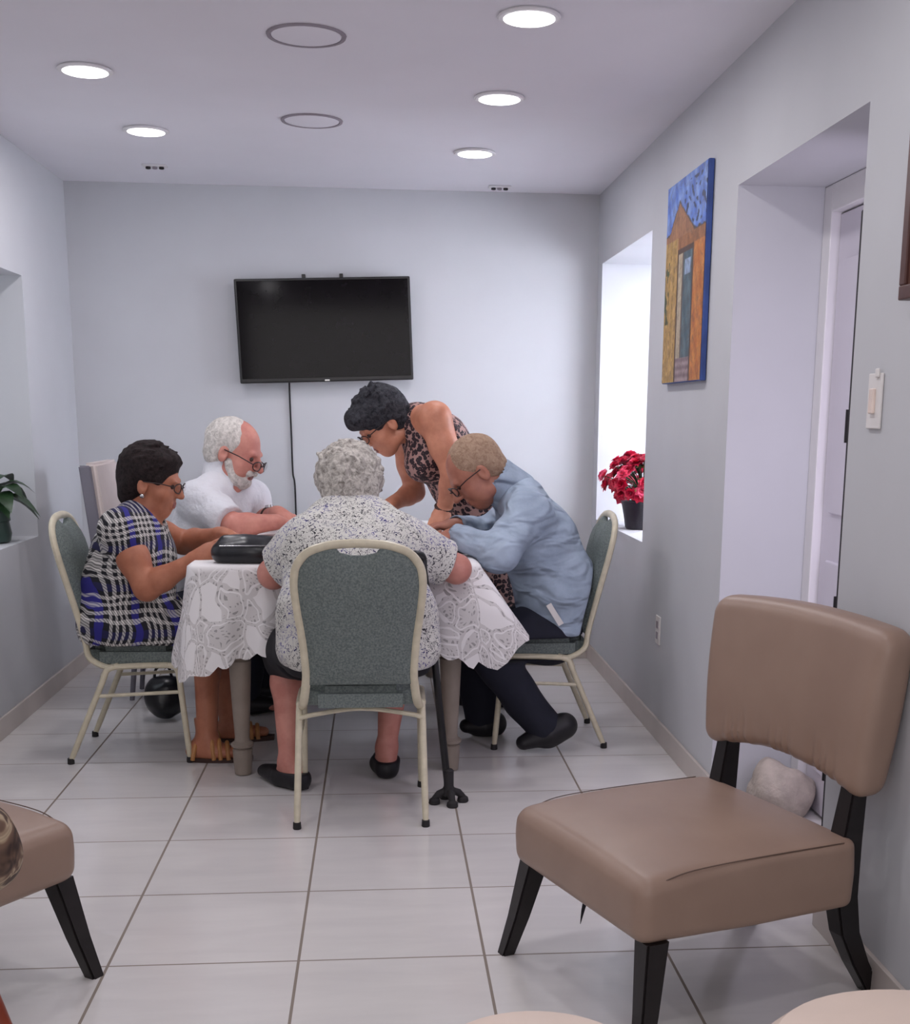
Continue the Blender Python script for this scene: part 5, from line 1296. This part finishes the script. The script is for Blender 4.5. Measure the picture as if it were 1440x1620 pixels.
# ---------- woman standing, leaning over the table in a leopard print dress
def woman_leopard():
    r = person('person', (.46, 5.50, 0), 'dark-haired woman in a sleeveless leopard print dress, leaning over the table')
    skm = M['skin_warm']; Y = 5.48; side = unit((-.25, 1., 0))
    h = Head(at(606, 670, 5.46), (-.72, -.22, -.62), (-.55, -.1, .80), 1.10)
    nb = at(655, 668, 5.50); che = at(690, 700, 5.50); wai = at(735, 762, 5.54); pel = at(772, 822, 5.58)
    S1 = at(688, 662, 5.34); S2 = at(642, 690, 5.68); E1 = at(716, 752, 5.28); W1 = at(702, 806, 5.34); E2 = at(656, 778, 5.72); W2 = at(620, 797, 5.58)
    K1 = Vector((.47, 5.50, .47)); K2 = Vector((.50, 5.70, .47)); A1 = Vector((.50, 5.52, .09)); A2 = Vector((.52, 5.74, .09)); pel.x = max(pel.x, .44)
    H1 = pel+Vector((0, -.09, -.03)); H2 = pel+Vector((0, .09, -.03))
    lo, hi = bounds([h.c, pel, K1, K2, A1, A2, W1, W2, E1, S1, S2, E2], .22); lo[2] = -.01
    F = Field(lo, hi, .0052)
    F.cone(pel, wai, .13, .115, .05, side, 1.3); F.cone(wai, che, .115, .11, .05, side, 1.35); F.cone(che, nb, .11, .065, .06, side, 1.5)
    F.cone(nb, h.p(0, -.04, -.06), .058, .052, .04); add_head(F, h)
    for S, E_, W in ((S1, E1, W1), (S2, E2, W2)):
        F.cone(lerp(nb, S, .5), S, .065, .066, .05); limb(F, [S, lerp(S, E_, .5), E_], [.066, .056, .044], .03); limb(F, [E_, lerp(E_, W, .3), W], [.046, .044, .030], .02)
    add_hand(F, W1, at(690, 826, 5.28)-W1, (-.3, -.3, -.8), 1, .7, .95); add_hand(F, W2, at(600, 806, 5.50)-W2, (0, 0, -1), -1, .5, .95)
    for H, K, A in ((H1, K1, A1), (H2, K2, A2)): limb(F, [H, K, lerp(K, A, .35), A], [.10, .062, .056, .036], .04)
    foot(F, A1, (A1.x+.04, A1.y, .036), (A1.x-.14, A1.y, .032), .031); foot(F, A2, (A2.x+.04, A2.y, .036), (A2.x-.14, A2.y, .032), .031)
    F.cut((0, 0, .008), (0, 0, -1))
    me = F.mesh('body'); paint_faces(me, F, face_regions(h)); link('body', me, [skm, M['lips']], r, True, True); add_eyes(h, r); add_glasses(h, r)
    H = Field(h.c-.24, h.c+.24, .0045)
    H.ell(h.p(0, -.020, .045), np.array((.094, .112, .100))*h.k, h.A, .01, amp=.007, ns=50); H.ell(h.p(0, -.065, -.015), np.array((.082, .062, .072))*h.k, h.A, .03, amp=.006, ns=52)
    H.ell(h.p(0, .068, .078), np.array((.074, .050, .046))*h.k, h.A, .02, amp=.007, ns=60)
    rnd = random.Random(5)
    for i in range(110):
        a = rnd.uniform(0, 2*math.pi); e = rnd.uniform(-.5, 1.5); v = (math.cos(a)*math.cos(e)*.090, math.sin(a)*math.cos(e)*.105-.018, math.sin(e)*.098+.045)
        if v[1] > .05 and v[2] < .055: continue
        p = h.p(*v); q = p+(h.r*rnd.uniform(-1, 1)+h.u*rnd.uniform(-.8, .8)+h.f*rnd.uniform(-.8, .8))*.02; H.cone(p, q, .012, .006, .008)
    H.ell(h.p(0, .118, -.030), np.array((.085, .068, .076))*h.k, h.A, .012, True)
    for s in (-1, 1): H.ell(h.p(s*.088, .010, -.034), np.array((.035, .045, .042))*h.k, h.A, .008, True)
    link('hair', H.mesh('hair', 1), M['grey_black_hair'], r, True, True)
    D = Field(lo, hi, .006); g = .010
    D.cone(pel, wai, .142, .125, .06, side, 1.38, amp=.005, ns=20, grow=g); D.cone(wai, che, .125, .118, .06, side, 1.38, amp=.005, ns=20, grow=g)
    D.cone(che, lerp(che, nb, .85), .114, .088, .05, side, 1.42, grow=g)
    D.ell(at(668, 735, 5.45), (.075, .12, .075), None, .05)
    for S in (S1, S2): D.ell(npv(S)+np.array((-.002, 0, .0)), (.072, .072, .080), None, .010, True)
    for S in (S1, S2): D.cone(lerp(nb, S, .30), lerp(che, S, .35)+np.array((.03, 0, .0)), .062, .05, .02, grow=.012)
    for S, E_ in ((S1, E1), (S2, E2)): D.cone(S, E_, .073, .056, .004, sub=True)
    v = npv(nb)+np.array((-.075, -.01, -.02)); D.put(lambda X, Y_, Z: np.sqrt((X-v[0])**2+(Y_-v[1])**2+(Z-v[2])**2)-.085, v-.12, v+.12, .01, True)
    D.cone(pel, Vector((.48, 5.60, .50)), .15, .17, .06, side, 1.3, amp=.007, ns=18, grow=g)
    D.cut((0, 0, .46), (0, 0, -1), .01)
    link('dress', D.mesh('dress', 2), M['leopard'], r, True, True)
    for A in (A1, A2):
        Q = Field(npv(A)-.25, npv(A)+.25, .005); foot(Q, (A.x, A.y, .055), (A.x+.045, A.y, .036), (A.x-.15, A.y, .032), .039); Q.cut((0, 0, .001), (0, 0, -1)); Q.cut((0, 0, .062), (0, 0, 1)); link('shoe', Q.mesh('shoe', 1), M['dark_shoe'], r, True, True)
    d = unit(npv(W1)-npv(E1)); c = lerp(E1, W1, .95); t = unit(np.cross(d, (0, 1, 0))); u = np.cross(t, d); bm = bmesh.new()
    tube(bm, [Vector(c+(t*math.cos(a)+u*math.sin(a))*.035) for a in [2*math.pi*i/20 for i in range(21)]], .008, 8); part('wristband', bm, M['brown_band'], r, True, True)
woman_leopard()
